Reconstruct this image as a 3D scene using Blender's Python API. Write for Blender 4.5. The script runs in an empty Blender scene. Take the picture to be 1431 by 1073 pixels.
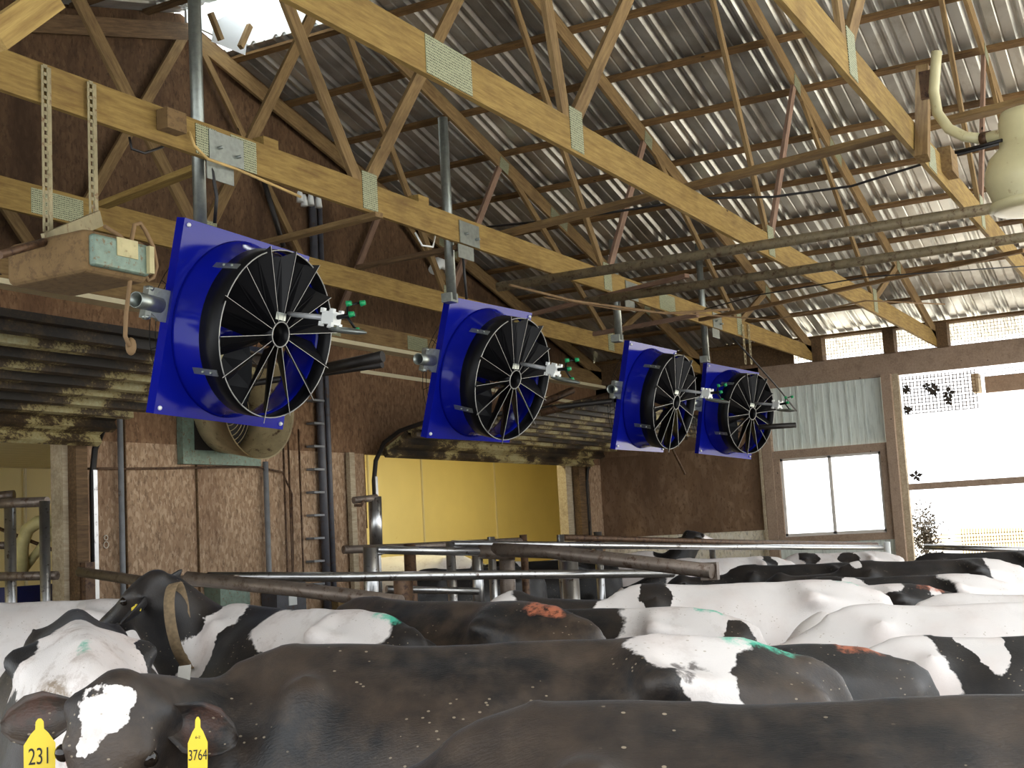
import bpy, bmesh, math, random
from mathutils import Vector, Matrix, noise
random.seed(7)
C = bpy.context.scene.collection
V = Vector
H = 1.82                       # height of the camera above the barn floor
# ---------------------------------------------------------------- camera
F_PX, YAW, PITCH, ROLL = 1792.8, 0.495597, 0.116736, -0.0552118
FW = V((math.cos(YAW)*math.cos(PITCH), math.sin(YAW)*math.cos(PITCH), math.sin(PITCH)))
_r = V((math.sin(YAW), -math.cos(YAW), 0)); _u = _r.cross(FW)
RT = _r*math.cos(ROLL) + _u*math.sin(ROLL); UP = -_r*math.sin(ROLL) + _u*math.cos(ROLL)
cam = bpy.data.objects.new('camera', bpy.data.cameras.new('camera')); C.objects.link(cam)
m = Matrix((RT, UP, -FW)).transposed().to_4x4(); m.translation = V((0, 0, H)); cam.matrix_world = m
cam.data.sensor_width = 36; cam.data.lens = F_PX/1431*36; cam.data.clip_start = .05; cam.data.clip_end = 500
bpy.context.scene.camera = cam
# ---------------------------------------------------------------- world, sun, exposure
w = bpy.data.worlds.new('sky'); bpy.context.scene.world = w; w.use_nodes = True
bg = w.node_tree.nodes['Background']; bg.inputs[0].default_value = (.93, .97, 1, 1); bg.inputs[1].default_value = 3.1
sun = bpy.data.objects.new('sun', bpy.data.lights.new('sun', 'SUN')); C.objects.link(sun)
sun.data.energy = 13.0; sun.data.angle = .03; sun.data.color = (1, .96, .88)
sun.rotation_euler = V((-.30, -.22, -.93)).to_track_quat('-Z', 'Y').to_euler()
def area(name, loc, size, sy, energy, col, direction):
    l = bpy.data.lights.new(name, 'AREA'); l.shape = 'RECTANGLE'; l.size = size; l.size_y = sy; l.energy = energy; l.color = col
    o = bpy.data.objects.new(name, l); C.objects.link(o); o.location = loc; o.rotation_euler = V(direction).to_track_quat('-Z', 'Y').to_euler(); return o
area('parlour_lamp', (8.5, 11.0, 3.55), 2.5, .3, 100, (1, .84, .42), (0, .25, -1))
area('parlour_lamp', (18.0, 10.3, 3.9), 9, .3, 190, (1, .89, .50), (0, .1, -1))
vs = bpy.context.scene.view_settings
vs.view_transform = 'Standard'; vs.look = 'None'; vs.exposure = 0.0; vs.gamma = 1; vs.use_curve_mapping = False

# ---------------------------------------------------------------- helpers
def ray(px, py): return FW + RT*((px-715.5)/F_PX) - UP*((py-536.5)/F_PX)
O = V((0, 0, H))
def at_z(px, py, z): d = ray(px, py); return O + d*((z-H)/d.z)      # z above the floor
def at_y(px, py, y): d = ray(px, py); return O + d*(y/d.y)
def at_x(px, py, x): d = ray(px, py); return O + d*(x/d.x)
def at_d(px, py, dep): return O + ray(px, py)*dep

class MB:
    def __init__(s): s.v = []; s.f = []; s.sm = []
    def add(s, vs, fs, smooth=False):
        b = len(s.v); s.v += [V(x) for x in vs]; s.f += [[b+i for i in f] for f in fs]; s.sm += [smooth]*len(fs); return s
    def box(s, c, d, M=None):
        c = V(c); h = V(d)/2
        vs = [c+V((h.x*i, h.y*j, h.z*k)) for i in (-1, 1) for j in (-1, 1) for k in (-1, 1)]
        if M: vs = [M @ x for x in vs]
        return s.add(vs, [(0,1,3,2),(4,6,7,5),(0,4,5,1),(2,3,7,6),(0,2,6,4),(1,5,7,3)])
    def tube(s, pts, r, n=12, cap=True, smooth=True):
        pts = [V(p) for p in pts]; k = len(pts)
        rs = r if isinstance(r, (list, tuple)) else [r]*k
        t0 = (pts[1]-pts[0]).normalized(); a = t0.orthogonal().normalized()
        vs = []; fs = []
        for i, p in enumerate(pts):
            t = (pts[min(i+1, k-1)]-pts[max(i-1, 0)]).normalized()
            a = (a - t*a.dot(t)).normalized(); b = t.cross(a)
            for j in range(n):
                q = 2*math.pi*j/n; vs.append(p + (a*math.cos(q)+b*math.sin(q))*rs[i])
        for i in range(k-1):
            for j in range(n): fs.append((i*n+j, i*n+(j+1)%n, (i+1)*n+(j+1)%n, (i+1)*n+j))
        s.add(vs, fs, smooth)
        if cap:
            b = len(s.v)-len(vs)
            s.f += [[b+j for j in range(n)][::-1], [b+(k-1)*n+j for j in range(n)]]; s.sm += [False, False]
        return s
    def pipe(s, p0, p1, r, wall=.006, n=16):                      # open-ended pipe
        p0 = V(p0); p1 = V(p1); t = (p1-p0).normalized(); a = t.orthogonal().normalized(); b = t.cross(a); vs = []
        for p, rr in ((p0, r), (p1, r), (p1, r-wall), (p0, r-wall)):
            for j in range(n):
                q = 2*math.pi*j/n; vs.append(p+(a*math.cos(q)+b*math.sin(q))*rr)
        fs = []
        for i in range(4):
            for j in range(n): fs.append((i*n+j, i*n+(j+1)%n, ((i+1)%4)*n+(j+1)%n, ((i+1)%4)*n+j))
        return s.add(vs, fs, True)
    def lathe(s, prof, n=48, M=None, closed=False, smooth=True, a0=0, a1=2*math.pi):   # prof: (radius, z)
        full = abs(a1-a0-2*math.pi) < 1e-6; k = len(prof); m = n if full else n+1; vs = []
        for r, z in prof:
            for j in range(m):
                q = a0+(a1-a0)*j/n; vs.append(V((r*math.cos(q), r*math.sin(q), z)))
        if M: vs = [M @ x for x in vs]
        fs = []
        for i in range(k if closed else k-1):
            for j in range(n):
                j2 = (j+1) % m if full else j+1
                fs.append((i*m+j, i*m+j2, ((i+1) % k)*m+j2, ((i+1) % k)*m+j))
        return s.add(vs, fs, smooth)
    def sphere(s, c, r, n=12, M=None):
        r = V(r) if not isinstance(r, (int, float)) else V((r, r, r)); vs = []; fs = []; c = V(c); k = n//2+1
        for i in range(k+1):
            t = math.pi*i/k
            for j in range(n):
                q = 2*math.pi*j/n; vs.append(c+V((r.x*math.sin(t)*math.cos(q), r.y*math.sin(t)*math.sin(q), r.z*math.cos(t))))
        for i in range(k):
            for j in range(n): fs.append((i*n+j, (i+1)*n+j, (i+1)*n+(j+1)%n, i*n+(j+1)%n))
        if M: vs = [M @ x for x in vs]
        return s.add(vs, fs, True)
    def prism(s, prof, d, M=None):                                # polygon in x,y extruded along z by d
        k = len(prof); vs = [V((x, y, 0)) for x, y in prof]+[V((x, y, d)) for x, y in prof]
        if M: vs = [M @ x for x in vs]
        return s.add(vs, [list(range(k))[::-1], list(range(k, 2*k))]+[(i, (i+1)%k, k+(i+1)%k, k+i) for i in range(k)])

def props(o, label=None, cat=None, group=None, kind=None):
    if label: o['label'] = label
    if cat: o['category'] = cat
    if group: o['group'] = group
    if kind: o['kind'] = kind
    return o
def obj(name, mb, mat, parent=None, M=None, label=None, cat=None, group=None, kind=None):
    if M is None:
        lo = V([min(v[i] for v in mb.v) for i in range(3)]); hi = V([max(v[i] for v in mb.v) for i in range(3)])
        c = V(((lo.x+hi.x)/2, (lo.y+hi.y)/2, lo.z)); M = Matrix.Translation(c); vv = [v-c for v in mb.v]
    else: vv = mb.v
    me = bpy.data.meshes.new(name); me.from_pydata([tuple(v) for v in vv], [], mb.f)
    me.polygons.foreach_set('use_smooth', mb.sm); me.materials.append(mat); me.validate(); me.update()
    o = bpy.data.objects.new(name, me); C.objects.link(o)
    if parent is not None: o.parent = parent; o.matrix_parent_inverse = Matrix(); o.matrix_local = wm(parent).inverted() @ M
    else: o.matrix_world = M
    o['_wm'] = 0; WM[o.name] = M.copy(); del o['_wm']
    return props(o, label, cat, group, kind)
WM = {}
def wm(o): return WM[o.name]
def thing(name, loc, label, cat, group=None, kind=None, M=None):
    o = bpy.data.objects.new(name, None); C.objects.link(o); o.empty_display_size = .1
    M = M or Matrix.Translation(V(loc)); o.matrix_world = M; WM[o.name] = M.copy()
    return props(o, label, cat, group, kind)
def beam_M(p0, p1, up=(0, 0, 1)):
    p0 = V(p0); p1 = V(p1); x = (p1-p0).normalized(); y = V(up).cross(x)
    if y.length < 1e-4: y = V((0, 1, 0)).cross(x)
    y.normalize(); z = x.cross(y); M = Matrix((x, y, z)).transposed().to_4x4(); M.translation = p0; return M, (p1-p0).length
def beam(name, p0, p1, w, h, mat, parent=None, up=(0, 0, 1), **k):  # w sideways, h along up; centred on the line
    M, L = beam_M(p0, p1, up); b = MB().box((L/2, 0, 0), (L, w, h))
    return obj(name, b, mat, parent, M, **k)

# ---------------------------------------------------------------- materials
class NT:
    def __init__(s, name):
        s.m = bpy.data.materials.new(name); s.m.use_nodes = True; s.t = s.m.node_tree; s.n = s.t.nodes; s.p = s.n['Principled BSDF']
    def new(s, t, **k):
        n = s.n.new(t)
        for a, b in k.items(): setattr(n, a, b)
        return n
    def link(s, a, b): s.t.links.new(a, b)
    def sock(s, i, v):
        if isinstance(v, bpy.types.NodeSocket): s.link(v, i)
        elif v is not None: i.default_value = v
    def coord(s, scale=(1, 1, 1), rnd=False):
        tc = s.new('ShaderNodeTexCoord'); mp = s.new('ShaderNodeMapping'); mp.inputs['Scale'].default_value = scale
        s.link(tc.outputs['Object'], mp.inputs['Vector'])
        if rnd:
            oi = s.new('ShaderNodeObjectInfo'); mu = s.new('ShaderNodeMath', operation='MULTIPLY'); mu.inputs[1].default_value = 40
            s.link(oi.outputs['Random'], mu.inputs[0]); cb = s.new('ShaderNodeCombineXYZ'); s.link(mu.outputs[0], cb.inputs[0]); s.link(mu.outputs[0], cb.inputs[1]); s.link(cb.outputs[0], mp.inputs['Location'])
        return mp.outputs[0]
    def noise(s, vec, scale, detail=3, rough=.55, col=False):
        n = s.new('ShaderNodeTexNoise'); n.inputs['Scale'].default_value = scale; n.inputs['Detail'].default_value = detail; n.inputs['Roughness'].default_value = rough
        if vec is not None: s.link(vec, n.inputs['Vector'])
        return n.outputs['Color' if col else 'Fac']
    def ramp(s, f, stops):
        r = s.new('ShaderNodeValToRGB'); e = r.color_ramp.elements
        while len(e) < len(stops): e.new(.5)
        for i, (p, c) in enumerate(stops): e[i].position = p; e[i].color = (*c, 1) if len(c) == 3 else c
        s.link(f, r.inputs[0]); return r.outputs[0]
    def step(s, f, a, b): return s.ramp(f, [(a, (0, 0, 0)), (b, (1, 1, 1))])
    def mix(s, f, a, b, mode='MIX'):
        n = s.new('ShaderNodeMix', data_type='RGBA', blend_type=mode)
        s.sock(n.inputs[0], f)
        for i, v in ((6, a), (7, b)):
            s.sock(n.inputs[i], (*v, 1) if isinstance(v, tuple) and len(v) == 3 else v)
        return n.outputs[2]
    def math(s, op, a, b=None, c=None):
        n = s.new('ShaderNodeMath', operation=op); s.sock(n.inputs[0], a)
        if b is not None: s.sock(n.inputs[1], b)
        if c is not None: s.sock(n.inputs[2], c)
        return n.outputs[0]
    def vm(s, op, a, b=None):
        n = s.new('ShaderNodeVectorMath', operation=op); s.sock(n.inputs[0], a)
        if b is not None: s.sock(n.inputs[1], b)
        return n
    def bump(s, h, st, dist=.01):
        b = s.new('ShaderNodeBump'); b.inputs['Strength'].default_value = st; b.inputs['Distance'].default_value = dist
        s.link(h, b.inputs['Height']); s.link(b.outputs[0], s.p.inputs['Normal'])
    def out(s, col, rough=.6, metal=0, spec=None):
        s.sock(s.p.inputs['Base Color'], (*col, 1) if isinstance(col, tuple) else col)
        s.sock(s.p.inputs['Roughness'], rough); s.sock(s.p.inputs['Metallic'], metal)
        if spec is not None: s.p.inputs['Specular IOR Level'].default_value = spec
        return s.m
def lin(r, g, b): return tuple(((c/255+.055)/1.055)**2.4 if c > 10 else c/255/12.92 for c in (r, g, b))
def wood(name, c0, c1, dirt, amt=.5, rough=.75):
    t = NT(name); v = t.coord((1.2, 14, 14), True); g = t.noise(v, 3, 5, .65)
    v2 = t.coord((1, 2.5, 2.5), True); d = t.noise(v2, 2.2, 5, .7)
    fine = t.noise(t.coord((2, 60, 60), True), 4, 2)
    col = t.mix(t.step(g, .35, .68), c0, c1); col = t.mix(t.math('MULTIPLY', t.step(fine, .45, .75), .25), col, dirt)
    col = t.mix(t.math('MULTIPLY', t.step(d, .48, .78), amt), col, dirt)
    k = t.new('ShaderNodeTexVoronoi'); k.inputs['Scale'].default_value = 3.2; t.link(t.coord((.6, 1.6, 1.6), True), k.inputs['Vector'])
    col = t.mix(t.step(k.outputs['Distance'], .035, .06), tuple(x*.3 for x in dirt), col)
    t.bump(g, .25, .004); return t.out(col, rough, spec=.25)
W_CHORD = wood('yellow_pine', lin(156, 131, 74), lin(124, 98, 52), lin(88, 62, 38), .6)
W_WEB = wood('aged_pine', lin(146, 121, 80), lin(112, 88, 58), lin(70, 52, 36), .6)
W_PINK = wood('grey_pink_pine', lin(150, 122, 102), lin(122, 96, 80), lin(70, 52, 42), .5)
W_DARK = wood('dark_timber', lin(118, 94, 66), lin(86, 66, 46), lin(40, 30, 22), .7)
W_PURLIN = wood('purlin_timber', lin(138, 108, 68), lin(104, 78, 50), lin(46, 34, 24), .7)
W_PALE = wood('pale_timber', lin(190, 176, 150), lin(160, 142, 116), lin(84, 70, 52), .5)
W_PLATE = wood('plate_timber', lin(172, 150, 130), lin(150, 128, 108), lin(76, 58, 46), .4)
def plain(name, col, rough=.5, metal=0, var=.25, scale=6, dirt=None, dirt_lo=.55, bump=0, spec=None):
    t = NT(name); v = t.coord((1, 1, 1), True); n = t.noise(v, scale, 4)
    c = t.mix(t.step(n, .3, .75), tuple(x*(1-var) for x in col), tuple(min(1, x*(1+var)) for x in col))
    if dirt: c = t.mix(t.step(t.noise(v, scale*1.7, 6, .7), dirt_lo, dirt_lo+.12), c, dirt)
    if bump: t.bump(n, bump, .01)
    return t.out(c, rough, metal, spec)
GALV = plain('galvanised_steel', lin(158, 164, 158), .38, .85, .15, 25)
GALV_D = plain('weathered_pipe', lin(128, 116, 90), .5, .2, .25, 12, lin(84, 62, 40), .52)
GATE_D = plain('dull_brown_grey_pipe', lin(118, 106, 96), .45, .5, .2, 10, lin(84, 66, 52), .52)
RUST = plain('rusty_brown_pipe', lin(96, 72, 52), .55, .4, .3, 12, lin(56, 36, 26), .5)
STEEL = plain('scuffed_shiny_pipe', lin(176, 176, 176), .28, .95, .12, 9, lin(74, 58, 48), .57)
IRON = plain('black_iron', lin(34, 30, 27), .5, .3)
BLACK = plain('black_plastic', (.005, .005, .006), .42, 0, .2, spec=.22)
BLUE = plain('glossy_blue_fibreglass', (.004, .008, .25), .13, 0, .06, 2, spec=.22)
WHITE = plain('white_plastic', lin(225, 228, 225), .35, 0, .05)
GREEN = plain('green_nozzle', lin(20, 150, 90), .4, 0, .1)
EDGE = plain('cut_edge_highlight', lin(150, 150, 146), .35, .3, .1)  # pale strips paint in the highlight along the fan's cut metal edges
CREAM = plain('cream_enamel', lin(196, 188, 146), .35, 0, .12, 4, lin(130, 100, 66), .62)
PVC = plain('grey_pvc_conduit', lin(120, 122, 124), .5, 0, .2, 8, lin(96, 74, 54), .6)
PVC_D = plain('dark_grey_conduit', lin(78, 78, 84), .5, 0, .2, 8, lin(80, 58, 44), .56)
CABLE = plain('black_cable', lin(24, 22, 22), .5)
DUSTY = plain('dusty_cord', lin(126, 100, 68), .8, 0, .2)
LEAF = plain('dry_leaf', lin(60, 52, 44), .8)
TANCORD = plain('tan_cable', lin(190, 160, 100), .7)
DUSTBOX = plain('dust_caked_sheet_metal', lin(116, 92, 58), .9, 0, .1, 14, lin(96, 74, 46), .5, .25)
TEALMET = plain('blue_green_sheet_metal', lin(116, 134, 120), .5, .3, .2, 20, lin(110, 88, 58), .55)
PAPER = plain('stained_paper_label', lin(180, 170, 128), .8, 0, .15, 12, lin(110, 86, 56), .58)
def osb(name, c0, c1, c2, grime, gl=.5, gh=.75, scale=30):
    t = NT(name); v = t.coord((1, 1, .5)); wv = t.mix(.03, v, t.noise(v, 3, 2, col=True))
    vo = t.new('ShaderNodeTexVoronoi'); vo.inputs['Scale'].default_value = scale; t.link(wv, vo.inputs['Vector'])
    sep = t.new('ShaderNodeSeparateColor'); t.link(vo.outputs['Color'], sep.inputs[0])
    col = t.ramp(sep.outputs[0], [(0, c0), (.55, c1), (.85, c2), (1, c0)])
    n2 = t.noise(t.coord((1, 1, .45)), 26, 5, .7); col = t.mix(t.step(n2, .52, .66), col, tuple(x*.62 for x in c0))
    n = t.noise(t.coord((1, 1, .35)), 1.3, 6, .65); col = t.mix(t.step(n, gl, gh), col, grime)
    t.bump(n2, .3, .004); return t.out(col, .8, spec=.2)
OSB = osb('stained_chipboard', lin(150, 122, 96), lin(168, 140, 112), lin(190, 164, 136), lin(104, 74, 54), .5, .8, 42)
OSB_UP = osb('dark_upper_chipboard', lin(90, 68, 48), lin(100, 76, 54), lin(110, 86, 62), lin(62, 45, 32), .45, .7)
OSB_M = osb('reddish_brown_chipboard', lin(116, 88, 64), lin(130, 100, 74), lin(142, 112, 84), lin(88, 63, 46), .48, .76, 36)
OSB_D = osb('brown_weathered_board', lin(128, 102, 78), lin(136, 110, 86), lin(148, 122, 98), lin(98, 76, 58), .4, .7, 12)
OSB_PALE = osb('pale_spattered_board', lin(236, 228, 204), lin(244, 236, 216), lin(248, 242, 226), lin(150, 130, 100), .6, .8)
def roofmat():
    t = NT('galvanised_roof_sheet'); v = t.coord((1, 2, 1)); n = t.noise(v, 1.5, 5, .7)
    c = t.mix(t.step(n, .5, .85), lin(206, 206, 200), lin(158, 148, 130))
    n3 = t.noise(t.coord((1, 1, 1)), 1.1, 3); c = t.mix(t.math('MULTIPLY', t.step(n3, .45, .7), .6), c, lin(96, 88, 76))
    return t.out(c, t.math('MULTIPLY_ADD', n, .06, .30), .75)
ROOF = roofmat()
def doormat():
    t = NT('mildewed_cream_door_steel'); v = t.coord((.8, 1.2, 1.2)); n = t.noise(v, 1.3, 6, .7); n2 = t.noise(t.coord(), 40, 4, .8)
    s = t.math('ADD', n, t.math('MULTIPLY', n2, .25))
    c = t.ramp(s, [(.45, lin(176, 172, 138)), (.58, lin(150, 136, 90)), (.62, lin(70, 54, 34)), (.72, lin(30, 24, 18))])
    return t.out(c, .55, 0, .4)
DOOR = doormat()
def plate():
    t = NT('punched_nail_plate'); v = t.coord(); vo = t.new('ShaderNodeTexVoronoi'); vo.inputs['Scale'].default_value = 1; vo.inputs['Randomness'].default_value = .15
    t.link(t.coord((62, 62, 62)), vo.inputs['Vector']); c = t.mix(t.step(vo.outputs['Distance'], .28, .42), lin(52, 52, 36), lin(164, 168, 138))
    t.bump(vo.outputs['Distance'], .5, .004); return t.out(c, .5, .5)
PLATE = plate()
def tin():
    t = NT('grey_green_painted_tin'); n = t.noise(t.coord((1, 14, 1)), 2, 5, .7); c = t.mix(t.step(n, .5, .72), lin(226, 234, 226), lin(176, 186, 176)); return t.out(c, .5, .1)
TIN = tin()
ROOMW = plain('parlour_wall_panel', lin(228, 212, 150), .45, 0, .05, 1.2, lin(188, 150, 60), .66)
ROOMC = plain('parlour_ceiling_panel', lin(214, 204, 170), .5, 0, .05)
CONC = plain('dung_covered_concrete', lin(84, 68, 52), .7, 0, .3, 5)
GROUND = plain('pale_gravel_yard', lin(236, 230, 218), .9, 0, .05, 3)
GRASS = plain('green_hedge_leaves', lin(70, 60, 46), .8, 0, .3, 9)
STRAP = plain('woven_brown_strap', lin(132, 112, 84), .8, 0, .3, 40)
YEL = plain('yellow_ear_tag', (.85, .62, .02), .4, 0, .05)
INK = plain('black_marker_ink', lin(26, 22, 16), .6)
CHALK = plain('white_chalk', lin(196, 186, 170), .9)
def glass():
    t = NT('window_glass'); t.p.inputs['Transmission Weight'].default_value = 1; t.p.inputs['IOR'].default_value = 1.02
    return t.out((1, 1, 1), .05)
GLASS = glass()
def translucent():
    t = NT('translucent_ridge_sheet'); tr = t.new('ShaderNodeBsdfTranslucent'); tr.inputs[0].default_value = (.9, .93, .95, 1)
    mx = t.new('ShaderNodeMixShader'); mx.inputs[0].default_value = .75; t.link(t.p.outputs[0], mx.inputs[1]); t.link(tr.outputs[0], mx.inputs[2])
    t.link(mx.outputs[0], t.n['Material Output'].inputs[0]); t.out((.85, .87, .88), .5); return t.m
TRANS = translucent()

#@@STRUCTURE
# ---------------------------------------------------------------- setting
XE = 20.7; YW = 9.5; XR = 10.35; SL = .285; ZT = 2.55+H          # eave wall, gable wall, ridge, slope, truss underside height
def roof_z(x): return 2.9+H+SL*(XE-abs(x-XR)-XR)+.09              # underside of the sheet
def struct(name, mb, mat, parent=None, **k): return obj(name, mb, mat, parent, kind=None if parent else 'structure', **k)
struct('floor', MB().box((11, 3.5, -.1), (26, 19, .2)), CONC)
g = MB().box((60, 0, -.16), (110, 140, .1)); struct('ground', g, GROUND)
# roof sheets with real ribs
def roof_sheet(name, x0, x1, y0, y1):
    per = .44; prof = []
    y = y0
    while y < y1:
        prof += [(y, 0), (y+.10, 0), (y+.112, .01), (y+.118, .01), (y+.13, 0), (y+.23, 0), (y+.262, .038), (y+.288, .038), (y+.32, 0), (y+.345, 0), (y+.377, .038), (y+.403, .038), (y+.435, 0)]
        y += per
    b = MB(); n = len(prof); vs = []
    for x in (x0, x1):
        for yy, dz in prof: vs.append((x, yy, roof_z(x)+dz))
    b.add(vs, [(i, i+1, n+i+1, n+i) for i in range(n-1)])
    o = struct(name, b, ROOF); md = o.modifiers.new('thickness', 'SOLIDIFY'); md.thickness = .002; md.offset = 1
    return o
roof_sheet('ceiling_east', XR+.75, 21.7, -2.6, 9.9)
roof_sheet('ceiling_east_upper', XR+.02, XR+.75, -2.6, 7.6)
roof_sheet('ceiling_west', XR-.02, -1.0, -2.6, 9.9)
# open ridge bay by the gable: bright curb with translucent sheet
b = MB()
for yy in (7.62, 9.42): b.box((XR+.38, yy, roof_z(XR+.4)+.22), (.8, .03, .5))
b.box((XR+.78, 8.5, roof_z(XR+.78)+.2), (.02, 1.8, .36)); struct('trim_1', b, WHITE)
struct('window_2', MB().box((XR+.38, 8.52, roof_z(XR+.4)+.42), (.84, 1.84, .006)), TRANS)
o = obj('loose_ridge_sheet', MB().add([at_y(300, 30, 9.0), at_y(296, 58, 9.0), at_y(343, 77, 9.0), at_y(347, 40, 9.0), at_y(322, 18, 9.0)], [(0, 1, 2, 3, 4)]), TRANS,
        label='torn white sheet hanging below the bright ridge opening', cat='plastic sheet')
o.modifiers.new('thickness', 'SOLIDIFY').thickness = .006
for a, c in (((294, 18), (309, 56)), ((349, 36), (336, 66))): beam('batten', at_y(*a, 8.85), at_y(*c, 8.85), .05, .06, W_WEB, o)

# gable wall with two door openings
D1R = 8.72; D2L, D2R = 13.5, 19.75; DZ = 1.13+H
b = MB()
b.box(((D1R+D2L)/2, YW+.06, DZ/2), (D2L-D1R, .1, DZ)); b.box(((D2R+XE)/2, YW+.06, DZ/2), (XE-D2R, .1, DZ)); struct('wall_gable', b, OSB)
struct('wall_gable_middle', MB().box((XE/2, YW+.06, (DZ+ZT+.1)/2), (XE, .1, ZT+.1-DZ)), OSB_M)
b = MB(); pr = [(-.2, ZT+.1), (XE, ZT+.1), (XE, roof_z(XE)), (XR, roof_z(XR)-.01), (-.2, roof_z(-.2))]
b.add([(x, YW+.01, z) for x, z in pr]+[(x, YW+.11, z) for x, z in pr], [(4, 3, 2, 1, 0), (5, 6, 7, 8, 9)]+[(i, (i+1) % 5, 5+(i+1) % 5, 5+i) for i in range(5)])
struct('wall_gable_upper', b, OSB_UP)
# seams and battens on the gable wall
for i, x in enumerate((9.33+.05, 10.4, 12.75)):
    struct('trim_%d' % (i+2), MB().box((x, YW+.0, 1.9), (.012, .03, 3.1)), W_DARK)
# rooms beyond the doors
b = MB(); b.box((13, 13.05, 2), (16, .1, 4.6)); 
struct('wall_parlour', MB().box((16.4, 13.05, 2), (25, .1, 4.6)), ROOMW)
for i, x in enumerate([at_y(q, 700, 13).x for q in (34, 515, 590, 692)]): struct('trim_%d' % (i+8), MB().box((x, 12.985, 2), (.03, .03, 4)), ROOMC)
struct('wall_parlour_front', MB().box((24.7, YW+.06, 2), (7.8, .1, 4.6)), ROOMW)
struct('wall_parlour_end', MB().box((28.5, 11.3, 2), (.1, 3.4, 4.6)), ROOMW)
struct('wall_parlour_left', MB().box((2.5, 11.3, 2), (.1, 3.4, 4.6)), ROOMW)
b = MB()
for k in range(14): b.box((8.0, 9.75+k*.25, 1.12+H+.05), (11, .235, .03)) ; b.box((8.0, 9.875+k*.25, 1.12+H+.07), (11, .03, .02))
struct('ceiling_parlour', b, ROOMC)
struct('ceiling_parlour_right', MB().box((21, 11.3, 2.2+H), (15, 3.6, .05)), ROOMC); struct('roof_parlour', MB().box((15, 11.4, 2.5+H), (28, 4.2, .05)), ROOMC)
# door jambs
def jamb(i, px0, px1, y, mat, d=.1, z1=DZ):
    x0 = at_y(px0, 720, y).x; x1 = at_y(px1, 720, y).x
    struct('trim_%d' % i, MB().box(((x0+x1)/2, y, z1/2), (x1-x0, d, z1)), mat)
jamb(20, 80, 101, YW+.05, W_PALE, .16); jamb(21, 101, 117, YW-.08, W_DARK, .12)
jamb(22, 788, 807, YW+.1, W_PALE, .16); jamb(23, 808, 820, YW-.06, W_DARK, .12); jamb(24, 489, 496, YW-.05, W_PALE, .06)
# overhead doors, rolled up under the trusses
def overhead_door(i, x0, x1, path, n_sec, label):
    e = thing('door_%d' % i, (x0, YW, DZ), None, None, kind='structure')
    pts = [V((0, a, c+H)) for a, c in path]; L = [0]
    for k in range(1, len(pts)): L.append(L[-1]+(pts[k]-pts[k-1]).length)
    def pos(s):
        for k in range(1, len(pts)):
            if s <= L[k] or k == len(pts)-1:
                t = (s-L[k-1])/(L[k]-L[k-1]); return pts[k-1].lerp(pts[k], t)
    S = L[-1]/n_sec
    for q in range(n_sec):
        a = pos(q*S+.006); c = pos((q+1)*S-.006); t = (c-a).normalized(); nrm = V((0, t.z, -t.y))
        if nrm.z > 0: nrm = -nrm
        prof = [(0, .0), (.08, .0), (.10, .075), (.24, .075), (.26, 0), (.56, 0), (.58, .075), (.72, .075), (.74, 0), (.96, 0), (.97, .03), (1, .03)]
        b = MB(); ln = (c-a).length; vs = []
        for x in (x0, x1):
            for u, d in prof: p = a+t*(u*ln)+nrm*d; vs.append((x, p.y, p.z))
            for u in (1, 0): p = a+t*(u*ln)-nrm*.03; vs.append((x, p.y, p.z))
        n = len(prof)+2
        b.add(vs, [list(range(n))[::-1], list(range(n, 2*n))]+[(k, (k+1) % n, n+(k+1) % n, n+k) for k in range(n)])
        obj('door_section', b, DOOR, e)
    for x in ((x0-.06, x1+.06) if i == 2 else (x1+.06,)):
        b = MB(); tr = [V((x, YW-.12, .05)), V((x, YW-.12, DZ-.35)), V((x, YW-.16, DZ-.1)), V((x, YW-.3, DZ+.12)), V((x, YW-.55, DZ+.25)), V((x, YW-.9, DZ+.32)), V((x, 6.0, 1.47+H))]
        obj('door_track', b.tube(tr, .03, 8), IRON, e)
        obj('track_strip', MB().box((x, YW-.155, 1.4), (.05, .012, 2.5)), STEEL, e)
    return e
overhead_door(1, 2.6, D1R+.06, [(9.32, 1.08), (9.2, 1.2), (8.98, 1.31), (8.6, 1.39), (6.95, 1.66)], 5, '')
overhead_door(2, D2L+.08, D2R, [(9.32, 1.1), (9.2, 1.22), (8.98, 1.33), (8.6, 1.41), (6.3, 1.5)], 6, '')
for a, c, r in (((455, 515), (535, 498), .045),):
    obj('counterbalance_tube', MB().tube([at_d(*a, 10.2), at_d(*c, 10.0)], r, 12), IRON, label='black tube end jutting past the right side of the nearest fan', cat='tube')
obj('torsion_tube', MB().tube([at_y(755, 577, 6.9), at_y(850, 553, 6.2)], .045, 10), RUST, label='brown tube behind the second fan, lower of two', cat='tube')
obj('torsion_tube', MB().tube([at_y(752, 566, 7.1), at_y(800, 545, 6.9)], .045, 10), RUST, label='brown tube behind the second fan, upper of two', cat='tube')

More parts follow.
